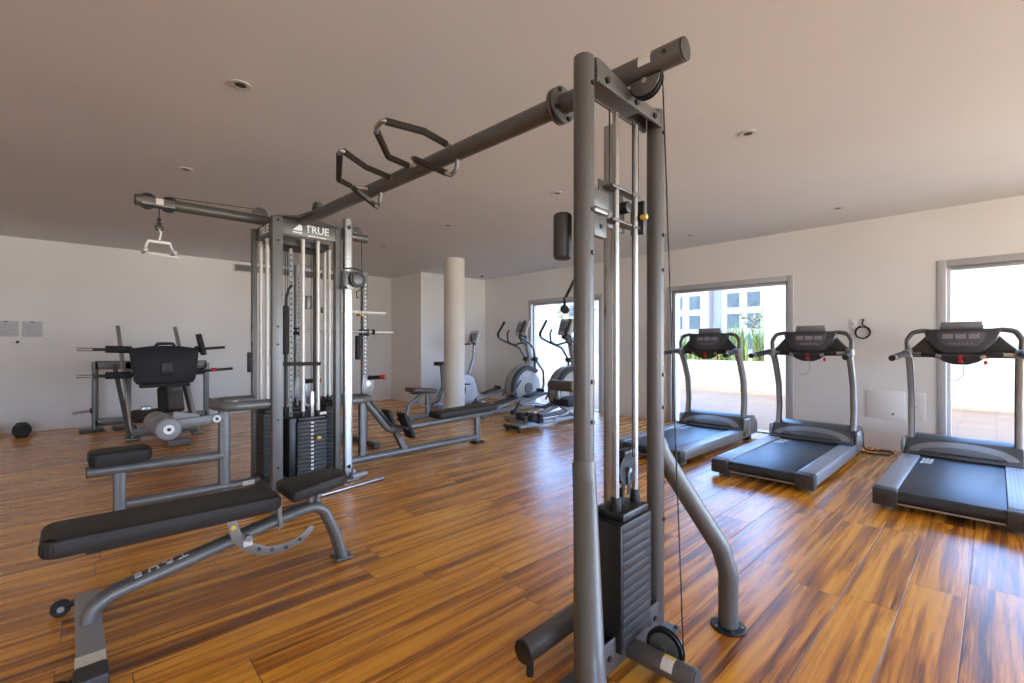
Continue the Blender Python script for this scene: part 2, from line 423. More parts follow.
# things on the window wall
t = thing('access_panel', 'flat painted access panel low on the window wall between two treadmills', 'access panel', (0, 0, 0))
MB().bx(XW - .012, XW, .735, 1.095, .37, .70, .003).build('panel', 'wall', t)
MB().cyl((XW - .012, .84, .43), (XW - .022, .84, .43), .012).build('latch', 'grey', t)
t = thing('service_cover', 'narrow painted cover plate right of the access panel on the window wall', 'cover plate', (0, 0, 0))
MB().bx(XW - .008, XW, .555, .66, .37, .69, .002).build('plate', 'wall', t)
MB().cyl((XW - .008, .64, .53), (XW - .011, .64, .53), .006).build('screw', 'grey', t)
t = thing('power_socket', 'pale blank socket plate on window wall left of the hanging cable loop', 'socket', (0, 0, 0))
MB().bx(XW - .009, XW, 1.195, 1.265, 1.455, 1.565, .003).build('plate', 'wall', t)
MB().bx(XW - .012, XW - .009, 1.215, 1.245, 1.49, 1.53, .002).build('insert', 'paper', t)
b = MB(); pts = [(XW - .012, 1.13 + .075 * math.cos(a), 1.40 + .075 * math.sin(a)) for a in [PI / 2 + .35 + k * (2 * PI - .5) / 26 for k in range(27)]]
b.tube([(XW - .006, 1.125, 1.55), (XW - .012, 1.135, 1.50)] + pts[:1] + pts[1:], .0075, .01, 8)
b.tube([(XW - .014, 1.13 + .066 * math.cos(a), 1.395 + .07 * math.sin(a)) for a in [k * 2 * PI / 24 for k in range(24)]], .006, seg=8, closed=True)
t = thing('wall_cable', 'coiled dark cable loop hanging on window wall beside the middle treadmill', 'cable', (0, 0, 0))
b.build('cable_loop', 'rubber', t); MB().cyl((XW - .016, 1.125, 1.55), (XW, 1.125, 1.55), .012).build('hook', 'black', t)
b = MB().tube([(6.78, 1.10, .06), (6.74, 1.06, .009), (6.83, .93, .009), (6.86, .86, .009), (6.76, .80, .009), (6.62, .84, .009), (6.56, .97, .009), (6.60, 1.08, .009), (6.72, 1.14, .009)], .008, .09, 8)
cord = b.build('power_cord', 'rubber')

# ------------------------------------------------------------------ terrace and beyond
XT = 13.0
struct(MB().bx(XW + TH, XT + .2, -3, 18, -.2, -.015).build('terrace_floor', 'terrace'))
struct(MB().bx(XT, XT + .2, 4.17, 18, -.1, .80, .01).build('garden_wall', 'outwall'))
struct(MB().bx(XT - .0, XT + .25, -3, 4.17, -.1, 3.25).build('boundary_wall', 'outwall'))
struct(MB().bx(XT + .2, XT + 3, 4.17, 18, -.2, .655).build('planter_bed', 'soil'))
struct(MB().bx(XT + .25, 160, -3, 110, -.6, -.2).build('street_ground', 'terrace'))
# roof overhang and slatted terrace shade on the outside of the gym
b = MB()
for x0, x1 in ((XW + TH, 7.50), (7.64, 8.30), (8.44, 9.10), (9.24, 9.9)): b.bx(x0, x1, -1.5, 14, 3.9, 4.05)
b.bx(XW + TH, XW + TH + .2, -1.5, 14, 3.05, 3.9)
for y in (-1.5, 3.6, 8.8, 13.85): b.bx(XW + TH, 9.9, y, y + .15, 4.05, 4.2)
struct(b.build('roof_overhang', 'outwall'))

def blade(b, base, h, lean, az, w):
    n = 6; pts = []
    for i in range(n + 1):
        u = i / n; r = lean * u * u
        pts.append((base[0] + r * math.cos(az), base[1] + r * math.sin(az), base[2] + h * u * (1 - .12 * lean * u)))
    t = bmesh.new(); rings = []
    for i, p in enumerate(pts):
        u = i / n; ww = w * (1 - u ** 2.2) + .0015
        ca, sa = math.cos(az + PI / 2), math.sin(az + PI / 2)
        rings.append([t.verts.new((p[0] + ca * ww, p[1] + sa * ww, p[2])), t.verts.new((p[0] + math.cos(az) * .006, p[1] + math.sin(az) * .006, p[2])), t.verts.new((p[0] - ca * ww, p[1] - sa * ww, p[2])), t.verts.new((p[0] - math.cos(az) * .004, p[1] - math.sin(az) * .004, p[2]))])
    for i in range(n):
        for j in range(4): t.faces.new((rings[i][j], rings[i][(j + 1) % 4], rings[i + 1][(j + 1) % 4], rings[i + 1][j]))
    b._add(t)
rg = random.Random(3)
b = MB()
for i in range(13):
    y = 4.42 + i * .42 + rg.uniform(-.05, .05); x = 13.5 + rg.uniform(-.1, .12); hh = rg.uniform(1.05, 1.3)
    if 3 < i < 9: hh *= .85
    for k in range(52 if i < 4 else 34):
        b.use(0 if rg.random() < .7 else 1)
        blade(b, (x + rg.uniform(-.16, .16), y + rg.uniform(-.2, .2), .655), hh * rg.uniform(.65, 1.05), rg.uniform(.05, .4), rg.uniform(0, 2 * PI), rg.uniform(.022, .036))
o = b.build('spiky_plants', ['leaf', 'leaf2']); o['kind'] = 'stuff'
tag(o, 'bed of tall spiky green blade leaves behind the low white garden wall', 'plants')
def leafy(name, loc, h, lb, n, spread, m, lw=.12):
    t = thing(name, lb, 'tree', loc)
    b = MB(); tips = []
    b.tube([(0, 0, 0), (.03, .02, h * .5), (0, .05, h * .8)], .025 * h / 1.5, .1, 8)
    for k in range(7):
        a = rg.uniform(0, 2 * PI); z0 = h * rg.uniform(.55, .8); r = spread * rg.uniform(.5, 1)
        e = (math.cos(a) * r, math.sin(a) * r, z0 + h * .25 * rg.random() + .05); tips.append(e)
        b.tube([(.01, .03, z0), (e[0] * .5, e[1] * .5, z0 + .06), e], .008 * h, .03, 6)
    b.build('trunk', 'bark', t)
    b = MB()
    for k in range(n):
        c = Vector(tips[k % 7]) * rg.uniform(.6, 1.1) + Vector((rg.gauss(0, .12), rg.gauss(0, .12), rg.gauss(0, .1))) * spread
        c.z = max(c.z, h * .45)
        R = Matrix.Rotation(rg.uniform(0, 6.28), 4, 'Z') @ Matrix.Rotation(rg.uniform(-.9, .9), 4, 'X')
        A, B = R @ Vector((1, 0, 0)), R @ Vector((0, 1, 0)); l = lw * rg.uniform(.7, 1.3)
        b.prism([(-l, 0), (-.4 * l, .3 * l), (.3 * l, .26 * l), (l, 0), (.3 * l, -.26 * l), (-.4 * l, -.3 * l)], c, A, B, .003)
    b.build('foliage', m, t)
    return t
leafy('young_tree', (14.25, 4.85, .65), 1.75, 'slender young tree with pale yellow green leaves rising right of spiky plants', 46, .42, 'leaf2', .1)
leafy('garden_tree', (14.6, 12.0, .65), 2.6, 'pale green tree beyond the terrace seen through the far left window', 120, 1.0, 'leaf2', .13)

def far_building():
    t = thing('apartment_building', 'white apartment building far beyond the terrace with rows of windows', 'building', (60, 10, -.6))
    b = MB()
    b.bx(0, 14, -24, 14.2, 0, 20); b.build('facade', 'bldg', t)
    MB().bx(1.5, 14, 14.2, 15.9, 0, 20).build('stair_recess', 'bldg2', t)
    MB().bx(0, 14, 15.9, 60, 0, 20).build('side_wing', 'bldg', t)
    return t
bld = far_building()
def bwindow(y, z, w=1.5, h=1.8, x=0):
    f = MB(); f.bx(x - .06, x + .02, y - w/2 - .06, y + w/2 + .06, z - h/2 - .06, z - h/2, 0); f.bx(x - .06, x + .02, y - w/2 - .06, y + w/2 + .06, z + h/2, z + h/2 + .06)
    f.bx(x - .06, x + .02, y - w/2 - .06, y - w/2, z - h/2, z + h/2); f.bx(x - .06, x + .02, y + w/2, y + w/2 + .06, z - h/2, z + h/2)
    o = f.build('window', 'bldg', bld)
    MB().bx(x - .03, x - .005, y - w/2, y + w/2, z - h/2, z + h/2).build('pane', 'bwin', o)
for y in (10.4, 12.8, 17.75, 20.2, 36.0, 38.5):
    for z in (2.2, 4.8, 7.4, 10.0): bwindow(y, z)

# ------------------------------------------------------------------ multi station gym
gym = thing('multi_gym', 'large grey multi station cable gym with tall front column, overhead beam and four stack tower', 'gym machine', (1.565, 1.012, 0), math.radians(2.2))
def G(b, name, m, par=None, **k): return b.build(name, m, gym if par is None else par, **k)

# --- front column
for s, nm in ((-1, 'near'), (1, 'far')):
    b = MB(); b.cyl((s * .265, 0, .02), (s * .265, 0, 2.262), .0365, 28, bev=.006)
    u = G(b, 'upright', 'gun')
    for z in (2.16, 1.72, 1.57, 1.12, .98, .50):
        MB().cyl((s * .265, -.034, z), (s * .265, -.042, z), .0085, 10).build('bolt', 'black', u)
    b = MB().tube(([(-.272, -.004, .835), (-.29, -.02, .775)] if s < 0 else [(.295, .012, .83), (.305, -.01, .765)]) + [(s * .500, -.19, .35), (s * .52, -.215, .24), (s * .52, -.215, .0)], .041, .12, 24)
    leg = G(b, 'leg', 'gun')
    b = MB().cyl((s * .52, -.215, 0), (s * .52, -.215, .012), .072, 32, bev=.003)
    fl = b.build('foot_flange', 'black', leg)
    b = MB()
    for k in range(5): b.cyl((s * .52 + .058 * math.cos(k * 1.256), -.215 + .058 * math.sin(k * 1.256), .012), (s * .52 + .058 * math.cos(k * 1.256), -.215 + .058 * math.sin(k * 1.256), .016), .006, 8)
    b.build('screw', 'satin', fl)
    b = MB().bx(s * .265 - .075, s * .265 + .085, -.075, .105, 0, .014, .004); fp = G(b, 'foot_plate', 'gun')
    b = MB().cyl((s * .265 + s * .07, -.06, .014), (s * .265 + s * .07, -.06, .02), .009, 10); b.build('screw', 'black', fp)
# base rail and tubes
b = MB(); b.bx(-.235, .235, -.030, -.022, .045, .16, .002).bx(-.235, .235, .022, .03, .045, .16, .002).bx(-.235, .235, -.03, .03, .04, .05, .002); br = G(b, 'base_rail', 'gun')
for u in (-.2, -.15, .15, .2): MB().cyl((u, -.036, .10), (u, -.03, .10), .011, 10).build('bolt', 'black', br)
b = MB().cyl((-.345, .215, .105), (.30, .215, .105), .044, 28, bev=.004); bt = G(b, 'base_tube', 'gun')
MB().cyl((-.352, .215, .105), (-.345, .215, .105), .043, 28, bev=.003).build('end_cap', 'black', bt)
b = MB(); b.cyl((-.31, .215, 0), (-.31, .215, .065), .014); b.build('rubber_foot', 'rubber', bt)
G(MB().rtube([(0, 0.03, .10), (0, .19, .10)], .06, .06), 'base_link', 'gun')
b = MB().cyl((0, -.03, .072), (0, -.288, .072), .038, 26, bev=.003); la = G(b, 'low_pulley_arm', 'gun')
MB().cyl((0, -.288, .072), (0, -.293, .072), .037, 26, bev=.002).build('end_cap', 'dark', la)
b = MB(); n = 7
b.sweep([(.0415 * math.cos(a), -.19, .135 + .0415 * math.sin(a)) for a in [PI * .55 + k * PI * .42 / n for k in range(n + 1)]], [(-.022, 0), (.022, 0), (.022, .0008), (-.022, .0008)], up=None)
def wrap(x0c, axis_pts, r, a0, a1, m, name, par, mats):
    """curved sticker round a tube running along -Y at (u,z) centre"""
    b = MB(); (u, z), y0, y1 = x0c, *axis_pts; t = bmesh.new(); n = 8
    v = []
    for k in range(n + 1):
        a = a0 + (a1 - a0) * k / n
        v.append([t.verts.new((u + rr * math.cos(a), yy, z + rr * math.sin(a))) for rr in (r, r + .0008) for yy in (y0, y1)])
    for k in range(n):
        p, q = v[k], v[k + 1]
        t.faces.new((p[2], p[3], q[3], q[2])); t.faces.new((p[0], q[0], q[1], p[1])); t.faces.new((p[0], p[2], q[2], q[0])); t.faces.new((p[1], q[1], q[3], p[3]))
    t.faces.new((v[0][0], v[0][1], v[0][3], v[0][2])); t.faces.new((v[-1][0], v[-1][2], v[-1][3], v[-1][1]))
    bmesh.ops.recalc_face_normals(t, faces=t.faces)
    b._add(t); return b.build(name, mats, par)
wrap((0, .072), (-.215, -.172), .038, .45 * PI, .95 * PI, 0, 'sticker', la, 'sticker')
wrap((0, .072), (-.215, -.172), .0386, .45 * PI, .56 * PI, 0, 'sticker_stripe', la, 'yellow')

def wheel(b, c, R, w, axis):
    """grooved pulley wheel"""
    c = Vector(c); A = {'u': Vector((1, 0, 0)), 'v': Vector((0, 1, 0))}[axis]
    b.cyl(c - A * w / 2, c + A * w / 2, R * .86, 36)
    for s in (-1, 1): b.cyl(c + A * s * w * .5, c + A * s * w * .28, R, 36)
    return b
def pulley(c, R, w, axis, name='pulley', cover=None, par=None):
    p = G(wheel(MB(), c, R, w, axis), name, 'black')
    A = {'u': Vector((1, 0, 0)), 'v': Vector((0, 1, 0))}[axis]; c = Vector(c)
    b = MB().cyl(c - A * (w * .5 + .012), c + A * (w * .5 + .012), R * .16, 14)
    b.build('hub', 'satin', p)
    return p
def half_guard(c, R, axis, a0, a1, name='pulley_guard', m='gun', t=.005, gap=.022):
    """side cheek plates over a pulley"""
    c = Vector(c); A = Vector((1, 0, 0)) if axis == 'u' else Vector((0, 1, 0)); Hh = Vector((0, 1, 0)) if axis == 'u' else Vector((1, 0, 0))
    b = MB()
    for s in (-1, 1): b.prism(arc(R, a0, a1, 20), c + A * s * gap, Hh, (0, 0, 1), t, .001)
    return G(b, name, m)
# low pulley on the right of the arm
pulley((.066, -.142, .090), .074, .02, 'u')
G(MB().cyl((.052, -.142, .090), (.0545, -.142, .090), .058, 32), 'pulley_face', 'gun2')
# top cross channel
b = MB(); b.bx(-.232, .24, -.034, -.029, 2.176, 2.236, .001).bx(-.232, .24, .029, .034, 2.176, 2.236, .001).bx(-.232, .24, -.029, .029, 2.228, 2.236, .001).bx(-.232, .24, -.044, -.034, 2.172, 2.178, .001).bx(-.232, .24, .034, .044, 2.172, 2.178, .001); tc = G(b, 'top_channel', 'gun')
for u in (-.17, .04, .19): MB().cyl((u, -.042, 2.206), (u, -.034, 2.206), .012, 10).build('bolt', 'black', tc)
b = MB(); b.prism([(-.232, -.06), (-.232, .03), (-.19, .03), (-.03, .005), (.05, .005), (.07, -.03), (.07, -.06)], (0, -.0, 2.237), (1, 0, 0), (0, 0, 1), .064, .003); G(b, 'saddle_bracket', 'gun')
# crossover beam with coupling
b = MB(); b.cyl((0, -.244, 2.303), (0, .30, 2.303), .042, 30, bev=.002); b.cyl((0, .32, 2.303), (0, 3.16, 2.328), .045, 30)
beam = G(b, 'crossover_beam', 'gun')
MB().cyl((0, -.252, 2.303), (0, -.244, 2.303), .041, 30, bev=.002).build('end_cap', 'dark', beam)
b = MB(); b.cyl((0, .294, 2.303), (0, .310, 2.303), .078, 32, bev=.003); b.cyl((0, .318, 2.303), (0, .334, 2.303), .078, 32, bev=.003)
fl = b.build('coupling_flange', 'gun', beam)
for k in range(4):
    a = k * PI / 2 + .5; MB().cyl((.062 * math.cos(a), .284, 2.303 + .062 * math.sin(a)), (.062 * math.cos(a), .344, 2.303 + .062 * math.sin(a)), .010, 8).build('bolt', 'black', fl)
wrap((0, 2.303), (-.135, -.085), .042, .62 * PI, 1.12 * PI, 0, 'sticker', beam, 'sticker')
wrap((0, 2.303), (-.135, -.085), .0426, .62 * PI, .75 * PI, 0, 'sticker_stripe', beam, 'yellow')
b = MB().cyl((-.030, -.19, 2.303), (-.046, -.19, 2.300), .008, 10); b.build('bolt', 'black', beam)
pulley((0, -.10, 2.243), .064, .02, 'u')
half_guard((0, -.10, 2.250), .062, 'u', -PI * 1.0, 0, gap=.017)
# guide rods, column and carriage
for (u, v, r, z0, z1, m) in ((-.055, 0, .0128, .60, 2.14, 'chrome'), (.09, 0, .0128, .60, 2.14, 'chrome')): G(MB().cyl((u, v, z0), (u, v, z1), r, 20), 'guide_rod', m)
G(MB().cyl((-.135, .06, .16), (-.135, .06, 2.14), .012, 18), 'guide_rod', 'ivory', label='ivory coloured guide rod')
b = MB().rtube([(.028, .075, .16), (.028, .075, 2.14)], .046, .046, up=(0, 1, 0), bev=.008); ac = G(b, 'adjustment_column', 'chrome')
b = MB()
for k in range(24): b.cyl((.028, .0515, .55 + k * .06), (.028, .0505, .55 + k * .06), .007, 10)
b.build('pin_holes', 'black', ac)
b = MB(); b.bx(-.10, .11, -.016, .03, 1.847, 1.859, .003); b.bx(-.10, .11, -.016, .03, 1.72, 1.73, .003)
b.prism([(-.125, -.085), (.055, -.095), (.055, .03), (.02, .075), (-.125, .085)], (0, .032, 1.795), (1, 0, 0), (0, 0, 1), .008, .001)
car = G(b, 'carriage', 'gun')
MB().cyl((.025, .03, 1.795), (.025, -.01, 1.795), .024, 18, bev=.004).build('knob', 'black', car)
MB().cyl((.098, -.022, 1.765), (.098, -.05, 1.765), .011, 14, bev=.003).build('pull_pin', 'yellow', car, label='yellow pull pin')
MB().bx(.105, .122, -.03, .03, 1.70, 1.835, .004).build('lever', 'black', car)
b = MB(); b.bx(-.226, -.13, -.018, .018, 1.745, 1.81, .003); b.prism([(-.09, .0), (-.0, .0), (.0, .08), (-.09, .08)], (-.135, 0, 1.64), (1, 0, 0), (0, 0, 1), .03, .01); cb = G(b, 'carriage_bracket', 'gun')
MB().cyl((-.18, -.016, 1.68), (-.18, -.02, 1.68), .008).build('bolt', 'black', cb)
MB().bx(-.222, -.14, -.02, .02, 1.727, 1.743, .003).build('roller', 'satin', cb)
b = MB().cyl((-.268, .092, 1.560), (-.268, .092, 1.730), .034, 24, bev=.014); G(b, 'counterweight_pad', 'dark')
# cables
b = MB(); b.tube([(0.0, -.163, 2.25), (0.02, -.185, 1.4), (.066, -.213, .10)], .0028, 0, 8)
G(b, 'cable', 'black')
b = MB(); b.cyl((-.10, .0, 1.86), (-.10, .0, 2.14), .003, 8); b.cyl((.115, .0, 1.83), (.115, .0, 2.14), .003, 8); b.cyl((.02, -.03, .81), (.02, -.03, 2.14), .003, 8); G(b, 'cable', 'black')
# stack pulley and weight stack
pulley((.02, -.0, .755), .060, .018, 'v')
b = MB(); b.bx(.010, .030, -.014, -.011, .66, .76, .001).bx(.010, .030, .011, .014, .66, .83, .001).bx(-.02, .06, -.02, .02, .81, .835, .004); G(b, 'pulley_fork', 'black')
def weight_stack(c, su, sv, n, z0, pitch, face, m='steel_stack', rods=(), ticks=None, name='weight_stack'):
    cu, cv = c
    top = z0 + n * pitch
    cap = MB().bx(cu - su/2 + .01, cu + su/2 - .01, cv - sv/2 + .004, cv + sv/2 - .004, top + .002, top + .034, .008)
    for (u, v) in rods: cap.cyl((u, v, top + .03), (u, v, top + .085), .021, 18, bev=.003)
    cap.cyl((cu, cv, top + .03), (cu, cv, top + .10), .010, 12)
    st = G(cap, name, 'black')
    pl = None
    for k in range(n):
        z = z0 + k * pitch
        if pl is None:
            b = MB(); b.bx(-su/2, su/2, -sv/2, sv/2, .0006, pitch - .0006, .0012)
            b.use(1)
            if face == '-v': b.cyl((.0, -sv/2, pitch/2), (.0, -sv/2 - .0008, pitch/2), .0042, 10)
            else: b.cyl((-sv * 0 - su/2, 0, pitch/2), (-su/2 - .0008, 0, pitch/2), .0042, 10)
            if ticks:
                b.use(2)
                if face == '-v': b.bx(-.012, .012, -sv/2 - .001, -sv/2, pitch * .25, pitch * .75)
                else: b.bx(-su/2 - .001, -su/2, -.012 + ticks, .012 + ticks, pitch * .25, pitch * .75)
            pl = b.build('weight_plate', [m, 'black', 'sticker'], st); pl.location = (cu, cv, z)
        else:
            q = pl.copy(); COL.objects.link(q); q.location = (cu, cv, z)
    return st
weight_stack((.022, .02), .215, .14, 13, .115, .0355, '-v', rods=((-.055, 0), (.09, 0)))
b = MB(); b.bx(-.105, -.09, -.052, .094, .10, .575, .003); G(b, 'stack_shroud', 'black')

# --- pull up handles on the beam
def grip_set(far):
    L = [(-.02, 1.95, 2.315), (-.10, 1.975, 2.315), (-.155, 1.972, 2.312), (-.262, 1.915, 2.31), (-.440, 1.526, 2.31), (-.458, 1.478, 2.31), (-.441, 1.473, 2.31), (-.24, 1.596, 2.31), (-.06, 1.639, 2.31), (-.01, 1.645, 2.31)] if far else \
        [(-.016, 1.348, 2.315), (-.05, 1.389, 2.315), (-.083, 1.396, 2.312), (-.229, 1.366, 2.31), (-.429, 1.136, 2.31), (-.455, 1.100, 2.31), (-.472, 1.014, 2.31), (-.458, 1.004, 2.31), (-.272, .961, 2.31), (-.109, .996, 2.31), (-.02, 1.02, 2.31)]
    h = G(MB().tube(L, .0125, .02, 12), 'pull_up_handle', 'satin')
    def g(pts): MB().tube(pts, .0175, .03, 12).build('grip', 'foam', h)
    if far: g(L[2:5]); g(L[6:9])
    else: g(L[2:5]); g(L[7:10])
    K = [(-.155, 1.972, 2.312), (-.075, 1.90, 2.235), (-.025, 1.875, 2.185), (.005, 1.90, 2.18), (.0, 1.865, 2.21), (0, 1.845, 2.285)] if far else \
        [(-.13, 1.28, 2.31), (-.06, 1.15, 2.235), (-.035, 1.09, 2.20), (-.005, 1.085, 2.19), (0, 1.045, 2.215), (0, 1.03, 2.275)]
    h2 = G(MB().tube(K, .0125, .025, 12), 'chin_handle', 'gun2')
    p0, p1 = Vector(K[0]), Vector(K[2]); MB().tube([p0.lerp(p1, .08), p1], .0175, 0, 12).build('grip', 'foam', h2)
    if not far: G(MB().tube([(-.02, 1.35, 2.32), (-.03, 1.55, 2.32), (-.02, 1.66, 2.315)], .006, 0, 8), 'handle_tie_bar', 'satin')
grip_set(True); grip_set(False)

# --- four stack tower
def post(u, v, z0, z1, w, d, m, top=None): return G(MB().bx(u - w/2, u + w/2, v - d/2, v + d/2, z0, z1, .008), 'tower_upright', m)
pA = post(-.222, 3.15, 0, 2.325, .085, .06, 'gun2'); pB = post(-.25, 3.64, 0, 2.30, .04, .06, 'gun2'); pD = post(.318, 3.19, 0, 2.33, .055, .06, 'gun2'); pE = post(.325, 3.69, .05, 2.30, .035, .06, 'gun2')
pC = G(MB().rtube([(.395, 3.14, .02), (.395, 3.14, 2.415)], .078, .06, up=(0, 1, 0), bev=.014), 'tower_upright', 'chrome', label='chromed upright with adjustable pulley')
for z in (2.29, 2.12, 1.40, 1.25, .62, .22): MB().cyl((-.222, 3.118, z), (-.222, 3.112, z), .010, 10).build('bolt', 'black', pA)
b = MB(); b.cyl((.395, 3.108, 2.335), (.395, 3.100, 2.335), .018, 14); b.cyl((.395, 3.108, .12), (.395, 3.100, .12), .018, 14); b.build('bolt', 'black', pC)
b = MB()
for z in (1.40, 1.26): b.cyl((-.268, 3.62, z), (-.28, 3.62, z), .009, 8)
b.build('bolt', 'black', pB)
# headers with lettering
b = MB(); b.bx(-.19, .29, 3.160, 3.168, 2.195, 2.322, .002); hd = G(b, 'header_panel', 'gun')
MB().text('TRUE', frame((.122, 3.1595, 2.262), (1, 0, 0), (0, 0, 1)), .088, .001, .002).build('lettering', 'letter', hd)
b = MB(); b.prism([(-.045, -.03), (.035, .045), (.035, -.03)], (-.045, 3.1585, 2.268), (1, 0, 0), (0, 0, 1), .002); b.bx(-.09, -.01, 3.1575, 3.1595, 2.215, 2.226).bx(.04, .20, 3.1575, 3.1595, 2.200, 2.208); b.build('logo_mark', 'letter', hd)
b = MB(); b.bx(-.245, -.237, 3.19, 3.61, 2.185, 2.295, .002); h2 = G(b, 'header_panel', 'gun')
MB().text('TRUE', frame((-.2465, 3.38, 2.24), (0, -1, 0), (0, 0, 1)), .10, .001, .002).build('lettering', 'letter', h2)
b = MB(); b.bx(-.2, .30, 3.66, 3.70, 2.19, 2.29, .003); G(b, 'rear_header', 'gun2')
b = MB(); b.bx(-.17, .29, 3.30, 3.62, 2.13, 2.185, .004); G(b, 'pulley_box', 'dark')
b = MB(); b.prism([(-.06, -.26), (.06, -.26), (.09, -.05), (.33, .05), (.33, .16), (-.21, .16), (-.21, .06), (-.09, -.03)], (0, 3.10, 2.338), (1, 0, 0), (0, 1, 0), .010, .003); b.prism([(-.05, -.12), (.05, -.12), (.28, .0), (.28, .05), (0, .05)], (.02, 3.12, 2.326), (1, 0, 0), (0, 1, 0), .012, .003); G(b, 'top_plate', 'gun2')
b = MB().cyl((-.028, 2.86, 2.372), (.028, 2.86, 2.372), .055, 28, bev=.006); b.bx(-.02, .02, 2.84, 2.88, 2.32, 2.37); bp = G(b, 'beam_pulley_guard', 'gun')
MB().cyl((-.034, 2.86, 2.372), (.034, 2.86, 2.372), .012).build('bolt', 'black', bp)
# left arm, pulleys and cable
b = MB().cyl((-.20, 3.40, 2.332), (-1.115, 3.40, 2.318), .042, 26, bev=.002); arm = G(b, 'lat_arm', 'gun')
MB().cyl((-1.115, 3.40, 2.318), (-1.12, 3.40, 2.318), .041, 26).build('end_cap', 'dark', arm)
b = MB()
for s in (-1, 1): b.prism([(-.1, -.03), (.1, -.03), (.1, .03), (-.1, .03)], (-.985, 3.40 + s * .044, 2.318), (1, 0, 0), (0, 0, 1), .004, .001)
b.build('cheek_plate', 'gun', arm)
pulley((-1.045, 3.40, 2.322), .056, .06, 'v'); pulley((-.915, 3.40, 2.322), .056, .06, 'v')
b = MB().bx(-1.0, -.955, 3.352, 3.3535, 2.30, 2.345); b.build('sticker', 'sticker', arm)
half_guard((-.275, 3.40, 2.375), .062, 'v', -.1, PI + .1, gap=.012); pulley((-.275, 3.40, 2.365), .05, .016, 'v')
b = MB().tube([(-.915, 3.40, 2.38), (-.275, 3.40, 2.418)], .0032, 0, 8); b.tube([(-.975, 3.40, 2.33), (-.975, 3.40, 2.205)], .0032, 0, 8); G(b, 'cable', 'black')
# right stub with pulley
b = MB().cyl((.43, 3.40, 2.325), (.725, 3.40, 2.325), .042, 24, bev=.003); G(b, 'row_arm', 'gun')
half_guard((.60, 3.40, 2.36), .07, 'v', -.15, PI + .15, gap=.014); pulley((.60, 3.40, 2.36), .055, .018, 'v')
b = MB().tube([(.655, 3.40, 2.35), (.672, 3.40, 2.28), (.672, 3.40, .74)], .0032, .03, 8); G(b, 'cable', 'black')
G(MB().rtube([(.395, 3.14, 2.33), (.43, 3.40, 2.325)], .05, .05), 'arm_link', 'gun')
# adjustable pulley on the chromed upright
b = MB(); b.bx(.348, .442, 3.095, 3.185, 1.76, 1.93, .006); ap = G(b, 'pulley_carriage', 'silver')
MB().bx(.352, .40, 3.086, 3.096, 1.80, 1.92, .004).build('carriage_plate', 'gun2', ap)
MB().cyl((.36, 3.09, 1.775), (.335, 3.085, 1.775), .012).build('pull_pin', 'black', ap)
b = MB(); wheel(b, (.455, 3.07, 1.855), .075, .03, 'v'); pw = b.build('swivel_pulley', 'black', ap)
b = MB(); b.prism(arc(.05, 0, 2 * PI, 24)[:-1], (.452, 3.05, 1.855), (1, 0, 0), (0, 0, 1), .006, .001); b.build('pulley_face', 'gun', ap)
b = MB().tube([(.33, 3.09, 1.945), (.40, 3.06, 1.955), (.49, 3.06, 1.94), (.54, 3.07, 1.87), (.525, 3.09, 1.78), (.46, 3.10, 1.74)], .006, .04, 8); b.tube([(.46, 3.10, 1.75), (.475, 3.11, 1.68), (.50, 3.12, 1.70)], .005, .01, 8); b.build('cable_loop', 'black', ap)
# small carriage inside, grip bar, hanging strap
b = MB().bx(.085, .135, 3.30, 3.34, 1.575, 1.695, .006); G(b, 'stop_block', 'gun2')
b = MB().cyl((-.20, 3.205, 1.085), (.175, 3.225, 1.075), .016, 14); G(b, 'cross_handle', 'foam')
b = MB().tube([(-.005, 3.40, 1.79), (-.035, 3.40, 1.755), (-.058, 3.40, 1.66), (-.064, 3.40, 1.55), (-.064, 3.40, .64)], .011, .08, 10); st = G(b, 'strap', 'black')
MB().box((-.064, 3.395, 1.38), (.052, .045, .44), None, .018, 3).build('strap_pad', 'vinyl', st)
# guide rods of the tower
for (u, v, z0) in ((.033, 3.25, .64), (.166, 3.25, .64), (-.2, 3.613, .70), (-.2, 3.445, .70), (.345, 3.52, .72), (.405, 3.55, .72), (.06, 3.60, .70), (.16, 3.62, .70)):
    G(MB().cyl((u, v, z0 - .05), (u, v, 2.19), .0165, 16), 'guide_rod', 'ivory')
b = MB()
for u, v in ((-.10, 3.3), (-.03, 3.45), (.10, 3.24), (.215, 3.42)): b.cyl((u, v, .7), (u, v, 2.15), .003, 6)
G(b, 'cable', 'black')
b = MB().rtube([(.0, 3.45, .30), (.0, 3.45, 2.15)], .03, .02, up=(0, 1, 0)); ps = G(b, 'perforated_strip', 'silver')
b = MB()
for k in range(34): b.cyl((.0, 3.4395, .42 + k * .05), (.0, 3.4385, .42 + k * .05), .009, 8)
b.build('perforations', 'black', ps)
weight_stack((.099, 3.27), .257, .12, 14, .085, .0345, '-v', ticks=.0001, rods=((.033, 3.25), (.166, 3.25)))
weight_stack((-.175, 3.53), .14, .26, 15, .085, .037, '-u', ticks=.08, rods=((-.2, 3.613), (-.2, 3.445)))
weight_stack((.385, 3.53), .15, .24, 15, .085, .038, '-v', rods=((.345, 3.52), (.405, 3.55)))
weight_stack((.10, 3.60), .22, .12, 15, .085, .036, '-v', rods=((.06, 3.60), (.16, 3.62)))
b = MB().bx(-.092, -.032, 3.23, 3.52, .08, .60, .006); G(b, 'stack_shroud', 'black')
MB()
pulley((.11, 3.25, .745), .045, .02, 'v')
b = MB(); b.bx(.095, .125, 3.235, 3.265, .60, .83, .004); G(b, 'pulley_fork', 'satin')
G(MB().bx(-.298, -.272, 3.60, 3.68, 1.0, 1.18, .006), 'side_pad', 'black')
b = MB(); b.bx(.16, .22, 3.192, 3.206, .615, .64, .003); G(b, 'stack_label', 'sticker')
